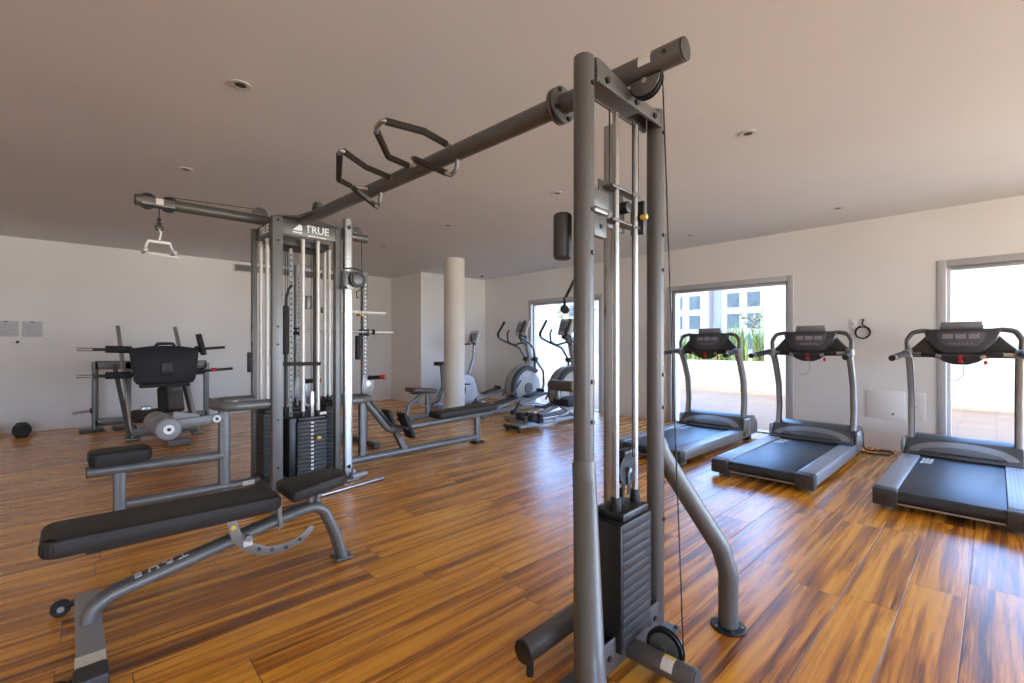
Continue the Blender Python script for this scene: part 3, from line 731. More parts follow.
b = MB(); b.cyl((.125, 3.209, .42), (.125, 3.165, .415), .006, 10); sp_ = G(b, 'selector_pin', 'satin'); MB().sph((.135, 3.155, .418), .018, (1.3, .7, .8)).build('knob', 'yellow', sp_, label='yellow selector knob')
# tower base
b = MB()
b.rtube([(-.25, 3.15, .045), (.40, 3.15, .045)], .06, .07); b.rtube([(-.25, 3.69, .045), (.345, 3.69, .045)], .06, .07); b.rtube([(-.235, 3.15, .045), (-.235, 3.69, .045)], .06, .07); b.rtube([(.33, 3.17, .045), (.33, 3.69, .045)], .06, .07); b.rtube([(.05, 3.15, .045), (.05, 3.69, .045)], .06, .07)
G(b, 'tower_base', 'gun')
b = MB(); b.bx(.34, .47, 3.04, 3.19, 0, .014, .004); b.prism([(0, 0), (.06, 0), (0, .09)], (.43, 3.11, .014), (1, 0, 0), (0, 0, 1), .02, .002); b.cyl((.40, 3.07, .028), (.56, 3.10, .028), .026, 16); G(b, 'tower_foot', 'silver')

# --- lat station on the left of the tower
b = MB().tube([(-.24, 3.19, .755), (-.50, 3.19, .755), (-.585, 3.24, .755), (-.615, 3.41, .755), (-.585, 3.58, .755), (-.50, 3.63, .755), (-.25, 3.63, .755)], .040, .06, 20)
lp = G(b, 'lat_guard_loop', 'gun2')
MB().cyl((-.52, 3.18, .797), (-.52, 3.18, .80), .02).build('cap', 'white', lp)
G(MB().rtube([(-.53, 3.46, .03), (-.53, 3.46, .74)], .085, .06, up=(0, 1, 0), bev=.02), 'lat_post', 'gun2')
b = MB().tube([(-.545, 3.46, .325), (-1.375, 3.46, .345)], .040, 0, 20); sb = G(b, 'lat_seat_beam', 'gun2')
b = MB(); b.cyl((-1.375, 3.46, .345), (-1.38, 3.46, .345), .039, 20); b.build('end_cap', 'dark', sb)
b = MB().pad(rrect(.35, .27, .06), (-1.195, 3.46, .438), (1, 0, 0), (0, 1, 0), .095, .022); G(b, 'lat_seat_pad', 'vinyl')
b = MB().bx(-1.36, -1.04, 3.38, 3.54, .378, .392, .003); G(b, 'seat_plate', 'dark')
b = MB().rtube([(-1.20, 3.46, .0), (-1.20, 3.46, .33)], .075, .06, up=(0, 1, 0), bev=.02); lf = G(b, 'lat_seat_leg', 'gun2')
b = MB().tube([(-1.165, 3.46, .075), (-.26, 3.46, .060)], .036, 0, 18); lr = G(b, 'lat_base_rail', 'gun2')
b = MB().bx(-.40, -.31, 3.422, 3.4245, .045, .085); b.build('sticker', 'sticker', lr)
b = MB().rtube([(-.545, 3.425, .645), (-.62, 3.425, .640), (-.93, 3.425, .622)], .022, .078, up=(0, 0, 1), bev=.006); ra = G(b, 'thigh_roller_arm', 'gun2')
b = MB(); b.cyl((-.595, 3.412, .642), (-.595, 3.402, .642), .030, 22, bev=.002); b.use(1).cyl((-.595, 3.402, .642), (-.595, 3.400, .642), .012, 14); b.build('pivot_cap', ['white', 'black'], ra)
for (v0, v1) in ((3.18, 3.40), (3.45, 3.72)):
    b = MB().cyl((-.95, v0, .63), (-.95, v1, .63), .082, 32, bev=.018); rp = b.build('thigh_roller', 'grey', ra)
b = MB(); b.cyl((-.95, 3.18, .63), (-.95, 3.173, .63), .034, 20); b.use(1).cyl((-.95, 3.173, .63), (-.95, 3.170, .63), .013, 12); b.build('roller_cap', ['white', 'black'], ra)
MB().cyl((-.95, 3.40, .63), (-.95, 3.45, .63), .02).build('roller_axle', 'satin', ra)

# --- low row bench on the right
G(MB().rtube([(.715, 3.47, .06), (.715, 3.47, .69)], .075, .06, up=(0, 1, 0), bev=.02), 'row_post', 'gun2')
b = MB().tube([(.40, 3.30, .70), (.62, 3.30, .70), (.74, 3.36, .70), (.76, 3.46, .70), (.74, 3.56, .70), (.62, 3.62, .70), (.34, 3.64, .70)], .036, .06, 18); G(b, 'row_guard_loop', 'gun2')
b = MB().tube([(.41, 3.46, .075), (2.245, 3.46, .075)], .040, 0, 20); G(b, 'row_base_rail', 'gun2')
b = MB().tube([(.73, 3.46, .68), (1.01, 3.46, .34), (1.10, 3.46, .325), (2.50, 3.46, .365)], .038, .10, 20); rs = G(b, 'row_seat_rail', 'gun2')
b = MB().rtube([(.79, 3.46, .655), (1.045, 3.46, .375)], .09, .03, up=(0, 0, 1)); b.build('rail_cover', 'black', rs)
b = MB().rtube([(2.28, 3.46, .0), (2.28, 3.46, .345)], .075, .06, up=(0, 1, 0), bev=.02); rl = G(b, 'row_rear_leg', 'gun2')
MB().bx(2.21, 2.36, 3.40, 3.52, 0, .022, .006).build('rubber_foot', 'rubber', rl)
b = MB().rtube([(1.10, 3.46, .30), (1.21, 3.46, .09)], .07, .06); G(b, 'row_brace', 'gun2')
for v in (3.30, 3.62):
    b = MB(); R = Matrix.Rotation(math.radians(-24), 4, 'Y'); b.box((1.13, v, .385), (.04, .16, .30), R, .008)
    fp = G(b, 'foot_plate', 'rubber')
b = MB().cyl((1.12, 3.24, .36), (1.12, 3.68, .36), .017); G(b, 'foot_plate_axle', 'gun')
b = MB().pad(rrect(.93, .27, .05), (2.07, 3.46, .432), (1, 0, .025), (0, 1, 0), .075, .02); G(b, 'row_seat_pad', 'vinyl')
b = MB().bx(1.66, 2.46, 3.39, 3.53, .385, .40, .003); G(b, 'seat_plate', 'dark')

# things hanging from the gym
def gw(u, v, z=0):
    a = math.radians(2.2); return (1.565 + u * math.cos(a) - v * math.sin(a), 1.012 + u * math.sin(a) + v * math.cos(a), z)
t = thing('row_handle', 'white close grip cable handle hanging from the left overhead arm', 'cable handle', gw(-.975, 3.40, 1.94), math.radians(2.2))
b = MB(); b.tube([(0, 0, .265), (0, 0, .225)], .006, 0, 8); b.sph((0, 0, .255), .014)
b.build('cable_stop', 'black', t)
b = MB(); b.torus((0, 0, .195), .022, .006, 'y', 20); b.bx(-.017, .017, -.012, .012, .20, .235, .005); b.build('carabiner', 'black', t)
b = MB(); b.tube([(0, 0, .182), (.012, 0, .16), (.006, 0, .125), (0, 0, .10)], .0065, .01, 8); b.build('hook', 'white', t)
b = MB()
b.prism([(-.075, .075), (.075, .075), (.068, .095), (-.068, .095)], (0, 0, 0), (1, 0, 0), (0, 0, 1), .026, .003)
for s in (-1, 1):
    b.tube([(s * .066, 0, .085), (s * .085, 0, .03), (s * .088, -.07, .012)], .008, .02, 10); b.tube([(s * .085, 0, .03), (s * .088, .07, .012)], .008, 0, 10)
b.tube([(-.06, -.02, -.008), (.12, -.02, -.02)], .007, 0, 10); b.build('handle_body', 'white', t)
for s in (-1, 1): MB().cyl((s * .088, -.075, .008), (s * .088, .075, .008), .0135, 14, bev=.003).build('grip', 'shell', t)
t = thing('cable_handle', 'black strap handle hanging beside the front cable column in front of the left window', 'cable handle', gw(-.085, .22, 1.405), math.radians(2.2))
b = MB().tube([(0.05, -.1, .17), (.015, -.04, .12), (0, 0, .04)], .006, .06, 8); b.build('strap', 'rubber', t)
b = MB().cyl((-.035, -.02, -.01), (.025, .02, -.01), .017, 16, bev=.004); b.build('grip', 'foam', t)
b = MB(); b.tube([(-.03, -.017, -.01), (-.01, 0, .045), (.022, .017, -.01)], .004, .01, 8); b.build('side_straps', 'rubber', t)
b = MB().cyl((.0, 0, 0), (.66, .085, 0), .0155, 18, bev=.003)
t = thing('straight_bar', 'silver straight cable bar lying on the floor beside the chromed tower post', 'bar', gw(-.045, 2.79, .0165), math.radians(2.2))
b.build('bar', 'satin', t)
b = MB(); b.torus((.33, .0425, .012), .018, .005, 'y', 16); b.build('eye', 'satin', t)

# ------------------------------------------------------------------ adjustable bench in the foreground
bench = thing('weight_bench', 'black padded adjustable weight bench on grey curved frame in left foreground', 'bench', (.55, 2.65, 0))
def Bn(b, name, m, par=None, **k): return b.build(name, m, bench if par is None else par, **k)
for s in (-1, 1): pass
SP = [(-.515, 0, .075), (-.495, 0, .135), (-.43, 0, .172), (.33, 0, .335), (.41, 0, .345), (.475, 0, .315), (.535, 0, .18), (.585, 0, .012)]
b = MB()
for s in (-1, 1): b.tube([(x, y + s * .021, z) for x, y, z in SP], .0265, .10, 18)
sp = Bn(b, 'frame_spine', 'gun2')
b = MB().box((.585, 0, .008), (.10, .11, .016), None, .006); Bn(b, 'front_foot', 'gun')
A = Vector((.45, 0, .05)).normalized()
b = MB()
b.text('T R U E', frame((-.262, .0, .2365), (-.32, 0, -.0688), (0, -1, .0)), .062, .0012, .0012); b.build('lettering', 'letter', sp)
b = MB().rtube([(-.512, .30, .062), (-.505, -.44, .062)], .085, .045, up=(0, 0, 1), bev=.008); cb = Bn(b, 'rear_crossbar', 'silver')
b = MB().bx(-.553, -.467, -.385, -.30, .0845, .0862); b.build('sticker', 'sticker', cb)
b = MB().bx(-.558, -.462, -.50, -.39, .03, .098, .012); b.build('rubber_foot', 'dark', cb)
b = MB().bx(-.545, -.475, .02, .10, .0845, .088, .001); b.build('mount_plate', 'satin', cb)
for y in (.318, -.40):
    b = MB(); b.cyl((-.60, y - .016, .036), (-.60, y + .016, .036), .036, 26, bev=.006); w = b.build('wheel', 'rubber', cb)
    MB().cyl((-.60, y - .018, .036), (-.60, y + .018, .036), .014, 16).build('wheel_hub', 'satin', w) if False else None
    MB().cyl((-.60, y - .022, .036), (-.60, y + .022, .036), .013, 16).build('wheel_axle', 'satin', cb)
    MB().rtube([(-.60, y, .038), (-.53, y - (.02 if y > 0 else -.02), .055)], .03, .022).build('wheel_fork', 'black', cb)
b = MB().pad(rrect(.875, .30, .055), (-.217, 0, .447), (1, 0, -.012), (0, 1, 0), .078, .024); bp = Bn(b, 'back_pad', 'vinyl')
b = MB().bx(-.52, .10, -.10, .10, .392, .412, .004); Bn(b, 'pad_board', 'black')
b = MB(); b.pad([(-.165, -.14), (-.13, -.155), (.12, -.115), (.165, -.08), (.172, 0), (.165, .08), (.12, .115), (-.13, .155), (-.165, .14)], (.425, 0, .470), (1, 0, .10), (0, 1, 0), .066, .022); Bn(b, 'seat_pad', 'vinyl')
for s in (-1, 1): Bn(MB().tube([(.425 + s * .02, 0, .36), (.435 + s * .03, 0, .445)], .016, 0, 12), 'seat_post', 'gun2')
b = MB(); b.rtube([(.225, -.055, .42), (.235, -.055, .285)], .02, .012, up=(0, 1, 0)); b.rtube([(.225, .055, .42), (.235, .055, .285)], .02, .012, up=(0, 1, 0)); b.cyl((.235, -.065, .30), (.235, .065, .30), .009); Bn(b, 'hinge', 'arc')
b = MB()
outer = [(-.02, .405), (.02, .405), (.05, .31), (.10, .245), (.17, .205), (.25, .195), (.33, .215), (.385, .255), (.405, .25), (.40, .225), (.34, .175), (.25, .155), (.155, .162), (.07, .205), (.01, .275)]
b.prism(outer, (0, -.052, 0), (1, 0, 0), (0, 0, 1), .006, .001)
ar = Bn(b, 'adjustment_arc', 'arc')
b = MB()
for x, z in ((.13, .205), (.19, .183), (.26, .174), (.33, .197)): b.cyl((x, -.0565, z), (x, -.0555, z), .010, 12)
b.build('pin_holes', 'black', ar)
b = MB().bx(.06, .10, -.0565, -.0555, .235, .265); b.use(1).cyl((.015, -.056, .345), (.015, -.062, .345), .012, 12); b.build('stickers', ['sticker', 'yellow'], ar)
b = MB().cyl((.075, -.075, .285), (.075, .05, .285), .010, 12); b.cyl((.075, -.095, .285), (.075, -.075, .285), .016, 12); Bn(b, 'locking_pin', 'satin')

# ------------------------------------------------------------------ treadmills
def treadmill():
    t = thing('treadmill', 'x', 'treadmill', (4.43, .233, 0))
    B = lambda b, n, m, p=t, **k: b.build(n, m, p, **k)
    for s in (-1, 1):
        y0, y1 = s * .285, s * .422
        b = MB().bx(.09, 1.86, y0, y1, .055, .163, .006); r = B(b, 'side_rail', 'silver')
        b = MB()
        for k in range(5): b.bx(.12, 1.60, y0 + s * (.022 + k * .022), y0 + s * (.026 + k * .022), .163, .1642)
        b.build('rail_grooves', 'grey', r)
        b = MB().bx(0, .10, y0 - s * .008, y1 + s * .004, .032, .158, .012); c = B(b, 'rear_cap', 'dark')
        b = MB().cyl((-.001, (y0 + y1) / 2, .09), (.004, (y0 + y1) / 2, .09), .012); b.build('adjuster', 'black', c)
        b = MB().bx(.10, .20, y0 + s * .03, y1 - s * .03, 0, .035, .006); B(b, 'levelling_foot', 'silver')
        b = MB().bx(1.95, 2.05, y0 + s * .03, y1 - s * .03, 0, .06, .006); B(b, 'levelling_foot', 'black')
    b = MB().bx(.05, 1.84, -.283, .283, .135, .150, .003); b.cyl((.055, -.283, .108), (.055, .283, .108), .042, 28); B(b, 'running_belt', 'belt')
    bl = t.children[-1]
    MB().text('TRUE', frame((1.40, .215, .1506), (1, 0, 0), (0, 1, 0)), .11, .0006, .002).build('lettering', 'letter', bl)
    b = MB().bx(.10, 1.9, -.28, .28, .06, .10, .004); b.bx(.045, .08, -.24, .24, .045, .06, .003); B(b, 'deck', 'dark')
    b = MB().cyl((.04, -.285, .055), (.04, .285, .055), .010); B(b, 'rear_bar', 'satin')
    # hood : sloping rear face, domed top
    hp = [(1.60, .165), (1.64, .19), (1.80, .305), (1.88, .335), (2.14, .31), (2.26, .20), (2.26, .06), (1.60, .06)]
    b = MB().prism(hp, (0, 0, 0), (1, 0, 0), (0, 0, 1), .80, .012); hd = B(b, 'motor_hood', 'hood')
    d = Vector((.14, 0, .10)).normalized(); nn = Vector((0, -1, 0)).cross(d)
    def half(a, bb): return [(math.cos(q) * a, math.sin(q) * bb) for q in [PI * k / 24 for k in range(25)]]
    o_ = Vector((1.640, 0, .190))
    MB().prism(half(.375, .172), o_, (0, -1, 0), d, .016, .003).build('hood_arch', 'hoodsilver', hd)
    MB().prism(half(.30, .092), o_, (0, -1, 0), d, .026, .004).build('hood_panel', 'hood', hd)
    b = MB().bx(1.585, 1.615, -.415, .415, .158, .172, .004); b.build('belt_shield', 'black', hd)
    # uprights
    for s in (-1, 1):
        y = s * .375
        pts = [(1.83, y, .28), (1.86, y, .50), (1.83, y, .78), (1.72, y, 1.02), (1.62, y, 1.165)]
        b = MB().rtube(fillet(pts, .25, 5), .05, .085, up=(1, 0, 0), bev=.014); u = B(b, 'upright', 'silver')
        b = MB(); pin = [(x - .012, y - s * .027, z) for x, y_, z in fillet(pts, .25, 5)]
        b.rtube(pin, .006, .055, up=(1, 0, 0), bev=.002); b.build('upright_insert', 'dark', u)
        b = MB().box((1.79, s * .425, .19), (.20, .03, .22), None, .014); b.use(0).cyl((1.79, s * .425, .21), (1.79, s * .447, .21), .085, 26, bev=.01); B(b, 'hinge_cover', 'silver')
        # handle bars
        b = MB().tube([(1.66, y, 1.165), (1.50, y + s * .01, 1.165), (1.10, y + s * .06, 1.125)], .024, .1, 16); h = B(b, 'handrail', 'gun')
        MB().cyl((1.10, y + s * .06, 1.125), (1.075, y + s * .063, 1.1225), .028, 18, bev=.004).build('end_cap', 'black', h)
        MB().tube([(1.50, y + s * .01, 1.165), (1.18, y + s * .05, 1.133)], .028, 0, 16).build('rubber_sleeve', 'rubber', h)
        MB().box((1.62, y + s * .005, 1.16), (.13, .075, .085), None, .018).build('clamp', 'silver', h)
        b = MB().tube([(1.64, s * .385, 1.18), (1.64, s * .39, 1.29), (1.65, s * .35, 1.37), (1.66, s * .27, 1.385), (1.66, s * .22, 1.38)], .022, .06, 14); B(b, 'side_loop', 'gun')
        b = MB().tube([(1.60, s * .36, 1.155), (1.52, s * .22, 1.16), (1.50, s * .13, 1.13)], .018, .04, 12); hb = B(b, 'pulse_bar', 'satin')
        b = MB().tube([(1.545, s * .265, 1.158), (1.52, s * .22, 1.16), (1.505, s * .165, 1.142)], .022, .04, 12); b.build('grip', 'rubber', hb)
        b = MB().prism([(-.12, -.02), (.13, -.01), (.12, .03), (.055, .10), (-.02, .19), (-.06, .17), (-.13, .06)], (1.665, s * .25, 1.165), (0, s, 0), (0, 0, 1), .06, .012); B(b, 'cup_holder', 'dark')
    # console
    e1 = Vector((0, -1, 0)); e2 = Vector((.22, 0, .95)).normalized()
    co = [(-.25, .235), (.25, .235), (.262, .21), (.235, .12), (.16, .02), (.11, -.005), (-.11, -.005), (-.16, .02), (-.235, .12), (-.262, .21)]
    b = MB().prism(co, (1.60, 0, 1.165), e1, e2, .075, .018); c = B(b, 'console', 'console')
    nrm = e1.cross(e2); 
    off = Vector((-.0385, 0, .0085))
    b = MB().prism([(-.17, .195), (.17, .195), (.15, .105), (.10, .06), (-.10, .06), (-.15, .105)], Vector((1.60, 0, 1.165)) + off, e1, e2, .006, .001); sc = b.build('screen', 'screen', c)
    b = MB()
    for k in range(3): b.prism(rrect(.075, .045, .008), Vector((1.60, 0, 1.165)) + off * 1.09 + e1 * (-.09 + .09 * k) + e2 * .155, e1, e2, .003)
    b.build('display_window', 'lcd', c)
    b = MB()
    for k in range(6): b.prism(rrect(.018, .012, .003), Vector((1.60, 0, 1.165)) + off * 1.09 + e1 * (-.075 + .03 * k) + e2 * .085, e1, e2, .004)
    b.build('button_row', 'grey', c)
    b = MB().box((1.68, 0, 1.418), (.05, .30, .035), (-.22, 'Y'), .008); b.box((1.665, 0, 1.44), (.022, .285, .05), (.22, 'Y'), .006); B(b, 'reading_rack', 'grey')
    b = MB().prism([(-.19, .04), (.19, .04), (.12, -.03), (.05, -.06), (-.05, -.06), (-.12, -.03)], (1.575, 0, 1.125), e1, Vector((-.35, 0, .9)).normalized(), .07, .015); lc = B(b, 'lower_console', 'console')
    b = MB().cyl((1.54, 0, 1.10), (1.518, 0, 1.092), .017, 18, bev=.004); b.build('stop_button', 'red', lc, label='red stop button')
    b = MB().cyl((1.545, .0, 1.135), (1.532, .0, 1.13), .016, 14); b.build('safety_key', 'red', lc)
    b = MB().box((1.53, -.165, 1.085), (.02, .022, .034), None, .006); b.build('clip', 'red', lc)
    b = MB().tube([(1.53, -.02, 1.09), (1.53, -.025, .97), (1.53, .03, .90), (1.53, .08, .93)], .0025, .05, 6); b.build('safety_cord', 'grey', lc)
    b = MB().rtube([(1.66, -.40, 1.15), (1.66, .40, 1.15)], .05, .05); B(b, 'cross_bar', 'dark')
    return t
tm = treadmill(); tm['label'] = 'nearest treadmill at far right with red stop button, in front of the right window'; tm['group'] = 'treadmills facing the windows'
tm2 = dup(tm, (4.43, 1.466, 0), 0, 'middle treadmill of three, standing left of the wall cable loop', 'treadmills facing the windows')
dup(tm, (4.45, 2.63, 0), 0, 'treadmill before the middle window, partly behind the tall front cable column', 'treadmills facing the windows')

cord.parent = tm2; cord.location = (-4.43, -1.466, 0)
# ------------------------------------------------------------------ ellipticals
def elliptical():
    t = thing('elliptical_trainer', 'x', 'elliptical trainer', (4.9, 6.2, 0))
    B = lambda b, n, m, p=t, **k: b.build(n, m, p, **k)
    b = MB(); b.rtube([(.05, 0, .06), (1.55, 0, .06)], .10, .08); b.rtube([(.08, -.30, .05), (.08, .30, .05)], .09, .07); b.rtube([(1.6, -.28, .05), (1.6, .28, .05)], .09, .07); B(b, 'base_frame', 'silver')
    for x in (.08, 1.6):
        for s in (-1, 1): B(MB().cyl((x, s * .27, 0), (x, s * .27, .03), .03), 'foot', 'rubber')
    # flywheel housing: silver disc with dark arched shroud
    b = MB().cyl((1.32, -.10, .43), (1.32, .10, .43), .345, 48, bev=.03); hs = B(b, 'flywheel_housing', 'shell')
    b = MB(); pr = [(-.125, -.035), (.125, -.035), (.125, .035), (-.125, .035)]
    b.sweep([(1.32 + .375 * math.cos(a), 0, .43 + .375 * math.sin(a)) for a in [PI * .30 + k * PI * .88 / 22 for k in range(23)]], [(-.13, -.03), (.13, -.03), (.13, .03), (.08, .05), (-.08, .05), (-.13, .03)], up=None); b.build('shroud_arch', 'hood', hs)
    b = MB(); b.sweep([(1.32 + .435 * math.cos(a), 0, .43 + .435 * math.sin(a)) for a in [PI * .36 + k * PI * .76 / 22 for k in range(23)]], [(-.05, -.012), (.05, -.012), (.05, .012), (-.05, .012)]); b.build('shroud_stripe', 'silver', hs)
    b = MB(); b.cyl((1.32, -.115, .43), (1.32, .115, .43), .10, 28); b.build('hub_cover', 'grey', hs)
    b = MB().rtube([(1.45, 0, .70), (1.46, 0, 1.0), (1.30, 0, 1.50)], .07, .09, .1, up=(1, 0, 0), bev=.02); B(b, 'mast', 'silver')
    b = MB(); R = Matrix.Rotation(.35, 4, 'Y'); b.box((1.26, 0, 1.56), (.07, .30, .30), R, .03, 3); c = B(b, 'console', 'shell')
    b = MB(); b.box((1.226, 0, 1.573), (.012, .24, .19), R, .004); b.build('screen', 'lcd', c)
    b = MB(); b.box((1.27, 0, 1.39), (.12, .16, .10), R, .03, 3); b.build('cup_holder', 'black', c)
    b = MB().tube([(1.38, -.05, 1.30), (1.20, -.17, 1.24), (1.05, -.18, 1.30), (1.02, -.17, 1.45), (1.06, -.16, 1.52)], .016, .06, 12); b.tube([(1.38, .05, 1.30), (1.20, .17, 1.24), (1.05, .18, 1.30), (1.02, .17, 1.45), (1.06, .16, 1.52)], .016, .06, 12); B(b, 'fixed_handle', 'dark')
    for s in (-1, 1):
        y = s * .27
        b = MB().tube([(1.48, s * .11, .80), (1.47, s * .13, .98), (1.36, s * .19, 1.19), (1.10, y + s * .02, 1.30), (.92, y + s * .03, 1.37), (.90, y + s * .03, 1.45), (1.05, y + s * .01, 1.68)], .019, .10, 14); a = B(b, 'moving_arm', 'gun')
        MB().tube([(.915, y + s * .03, 1.40), (.90, y + s * .03, 1.45), (1.05, y + s * .01, 1.68)], .023, .05, 12).build('grip', 'foam', a)
        MB().cyl((1.475, s * .07, .97), (1.475, s * .17, .97), .045, 18, bev=.006).build('pivot', 'dark', a)
        b = MB().tube([(1.475, s * .13, .97), (1.60, s * .22, .74), (1.56, y, .45), (1.42, y, .34)], .020, .12, 12); b.build('lower_link', 'gun', a)
        dz = .07 * s
        b = MB().rtube([(1.42, s * .24, .34), (.95, s * .22, .32 + dz), (.30, s * .21, .20 + dz)], .05, .05, .1); pa = B(b, 'pedal_arm', 'silver')
        b = MB().box((.62, s * .20, .33 + dz), (.40, .16, .025), (-.18, 'Y'), .01); b.box((.80, s * .20, .385 + dz), (.04, .16, .06), (-.18, 'Y'), .01); b.build('pedal', 'dark', pa)
        b = MB().tube([(.30, s * .21, .20 + dz), (.14, s * .21, .11)], .022, 0, 10); b.cyl((.16, s * .18, .13), (.16, s * .24, .13), .045, 18); b.build('roller', 'dark', pa)
        b = MB().tube([(.85, s * .12, .30), (1.10, s * .12, .58)], .018, 0, 10); B(b, 'link_arm', 'grey')
    return t
el = elliptical(); el['label'] = 'elliptical trainer fully in view beside the round column, before the left window frame'; el['group'] = 'elliptical trainers by the left window'
dup(el, (5.08, 5.28, 0), 0, 'elliptical trainer half hidden behind the near front column post', 'elliptical trainers by the left window')

# ------------------------------------------------------------------ exercise bike behind the column
t = thing('exercise_bike', 'upright exercise bike behind the round white column, seat showing on the left', 'exercise bike', (5.05, 7.6, 0))
B = lambda b, n, m, p=t, **k: b.build(n, m, p, **k)
b = MB(); b.rtube([(.02, -.25, .04), (.02, .25, .04)], .08, .06); b.rtube([(1.10, -.25, .04), (1.10, .25, .04)], .08, .06); b.rtube([(.02, 0, .06), (1.1, 0, .06)], .08, .06); B(b, 'base_frame', 'silver')
b = MB().rtube([(.02, 0, .06), (.15, 0, .16), (.27, 0, .42), (.23, 0, .84)], .06, .07, .15, up=(1, 0, 0), bev=.02); B(b, 'seat_post', 'gun')
b = MB(); b.pad([(-.14, -.10), (-.16, 0), (-.14, .10), (-.02, .085), (.10, .035), (.15, .015), (.15, -.015), (.10, -.035), (-.02, -.085)], (.24, 0, .87), (1, 0, 0), (0, 1, 0), .075, .02); B(b, 'seat', 'vinyl')
b = MB(); b.cyl((.72, -.11, .36), (.72, .11, .36), .27, 40, bev=.04); b.prism([(.45, .10), (1.12, .08), (1.10, .30), (.98, .58), (.80, .64), (.5, .5)], (0, 0, 0), (1, 0, 0), (0, 0, 1), .20, .03); bs = B(b, 'body_shell', 'shell')
b = MB(); b.cyl((.62, -.125, .32), (.62, .125, .32), .13, 28); b.build('crank_disc', 'dark', bs)
for s, a in ((-1, .9), (1, .9 + PI)):
    b = MB().rtube([(.62, s * .14, .32), (.62 + .16 * math.cos(a), s * .15, .32 + .16 * math.sin(a))], .02, .03, up=(0, 1, 0)); cr = B(b, 'crank_arm', 'satin')
    b = MB().box((.62 + .16 * math.cos(a), s * .21, .32 + .16 * math.sin(a)), (.10, .09, .025), None, .006); b.build('pedal', 'black', cr)
b = MB().rtube([(.90, 0, .58), (1.06, 0, 1.0), (1.06, 0, 1.28)], .06, .07, .1, up=(1, 0, 0), bev=.02); B(b, 'mast', 'silver')
R = Matrix.Rotation(.35, 4, 'Y')
b = MB(); b.box((1.06, 0, 1.40), (.07, .30, .30), R, .025, 3); c = B(b, 'console', 'shell')
b = MB(); b.box((1.026, 0, 1.415), (.012, .21, .17), R, .004); b.build('screen', 'lcd', c)
b = MB()
for s in (-1, 1): b.tube([(1.05, s * .03, 1.27), (.92, s * .20, 1.25), (.82, s * .23, 1.30), (.80, s * .22, 1.44)], .017, .05, 12)
B(b, 'handlebar', 'foam')

# ------------------------------------------------------------------ small utility bench
t = thing('utility_bench', 'small tilted dark brown seat bench between the low row seat and the column', 'bench', (4.36, 6.70, 0))
B = lambda b, n, m, p=t, **k: b.build(n, m, p, **k)
b = MB().pad(rrect(.50, .30, .06), (-.12, 0, .475), (1, 0, -.10), (0, 1, 0), .07, .022); B(b, 'seat_pad', 'brownvinyl')
b = MB().bx(-.3, .06, -.09, .09, .425, .437, .003); B(b, 'seat_plate', 'dark')
b = MB().rtube([(.02, 0, 0), (.01, 0, .44)], .09, .06, up=(0, 1, 0), bev=.02); B(b, 'front_post', 'gun2')
b = MB().rtube([(-.10, 0, .42), (-.26, 0, .30), (-.34, 0, .28), (-.40, 0, .05)], .06, .05, .06, up=(0, 1, 0), bev=.014); B(b, 'rear_leg', 'gun2')
b = MB().rtube([(-.56, 0, .035), (.02, 0, .035)], .06, .05); B(b, 'base_rail', 'gun')
b = MB().rtube([(-.42, -.20, .03), (-.42, .20, .03)], .07, .05); B(b, 'cross_foot', 'gun')
b = MB().tube([(-.20, 0, .33), (-.12, 0, .22), (.0, 0, .20)], .018, .04, 10); B(b, 'brace', 'silver')

# ------------------------------------------------------------------ roman chair / roller bench
t = thing('roller_bench', 'low grey exercise bench with big brown roller pad left of the near column post', 'exercise bench', (4.55, 4.80, 0))
B = lambda b, n, m, p=t, **k: b.build(n, m, p, **k)
b = MB().bx(0, .52, -.165, .15, .055, .085, .006); fp = B(b, 'foot_platform', 'silver')
b = MB().bx(-.03, .03, -.17, .155, .04, .095, .012); b.build('front_edge', 'black', fp)
for y in (-.13, .11): B(MB().cyl((.02, y, 0), (.02, y, .045), .02), 'rubber_foot', 'rubber')
b = MB().rtube([(.45, 0, .06), (1.55, 0, .06)], .08, .06); b.rtube([(1.55, -.28, .04), (1.55, .15, .04)], .08, .06); B(b, 'base_frame', 'silver')
b = MB().rtube([(1.5, 0, .06), (1.05, 0, .30), (1.0, 0, .52)], .06, .06, .1, up=(0, 1, 0)); B(b, 'incline_post', 'silver')
for y in (-.13, .13):
    b = MB().cyl((.30, y - .05, .17), (.30, y + .05, .17), .06, 22, bev=.012); B(b, 'ankle_roller', 'rubber')
    b = MB().prism([(-.06, 0), (.06, 0), (.03, .12), (-.01, .14)], (.44, y, .085), (1, 0, 0), (0, 0, 1), .10, .015); B(b, 'heel_rest', 'rubber')
B(MB().cyl((.30, -.18, .17), (.30, .18, .17), .014), 'roller_axle', 'satin'); B(MB().rtube([(.30, 0, .08), (.30, 0, .17)], .04, .04, up=(0, 1, 0)), 'roller_post', 'silver')
b = MB().cyl((1.02, -.32, .60), (1.02, .17, .60), .085, 30, bev=.02); B(b, 'roller_pad', 'brownvinyl')
b = MB().box((1.02, -.36, .60), (.12, .10, .16), None, .03); B(b, 'pad_bracket', 'white')
b = MB().bx(1.0, 1.42, -.22, .10, .27, .40, .03); B(b, 'motor_housing', 'navy')
b = MB().tube([(1.3, -.22, .30), (1.0, -.30, .24), (.62, -.26, .14)], .016, .05, 10); b.tube([(1.3, .12, .30), (.9, .15, .20), (.52, .12, .10)], .016, .05, 10); B(b, 'side_rods', 'satin')

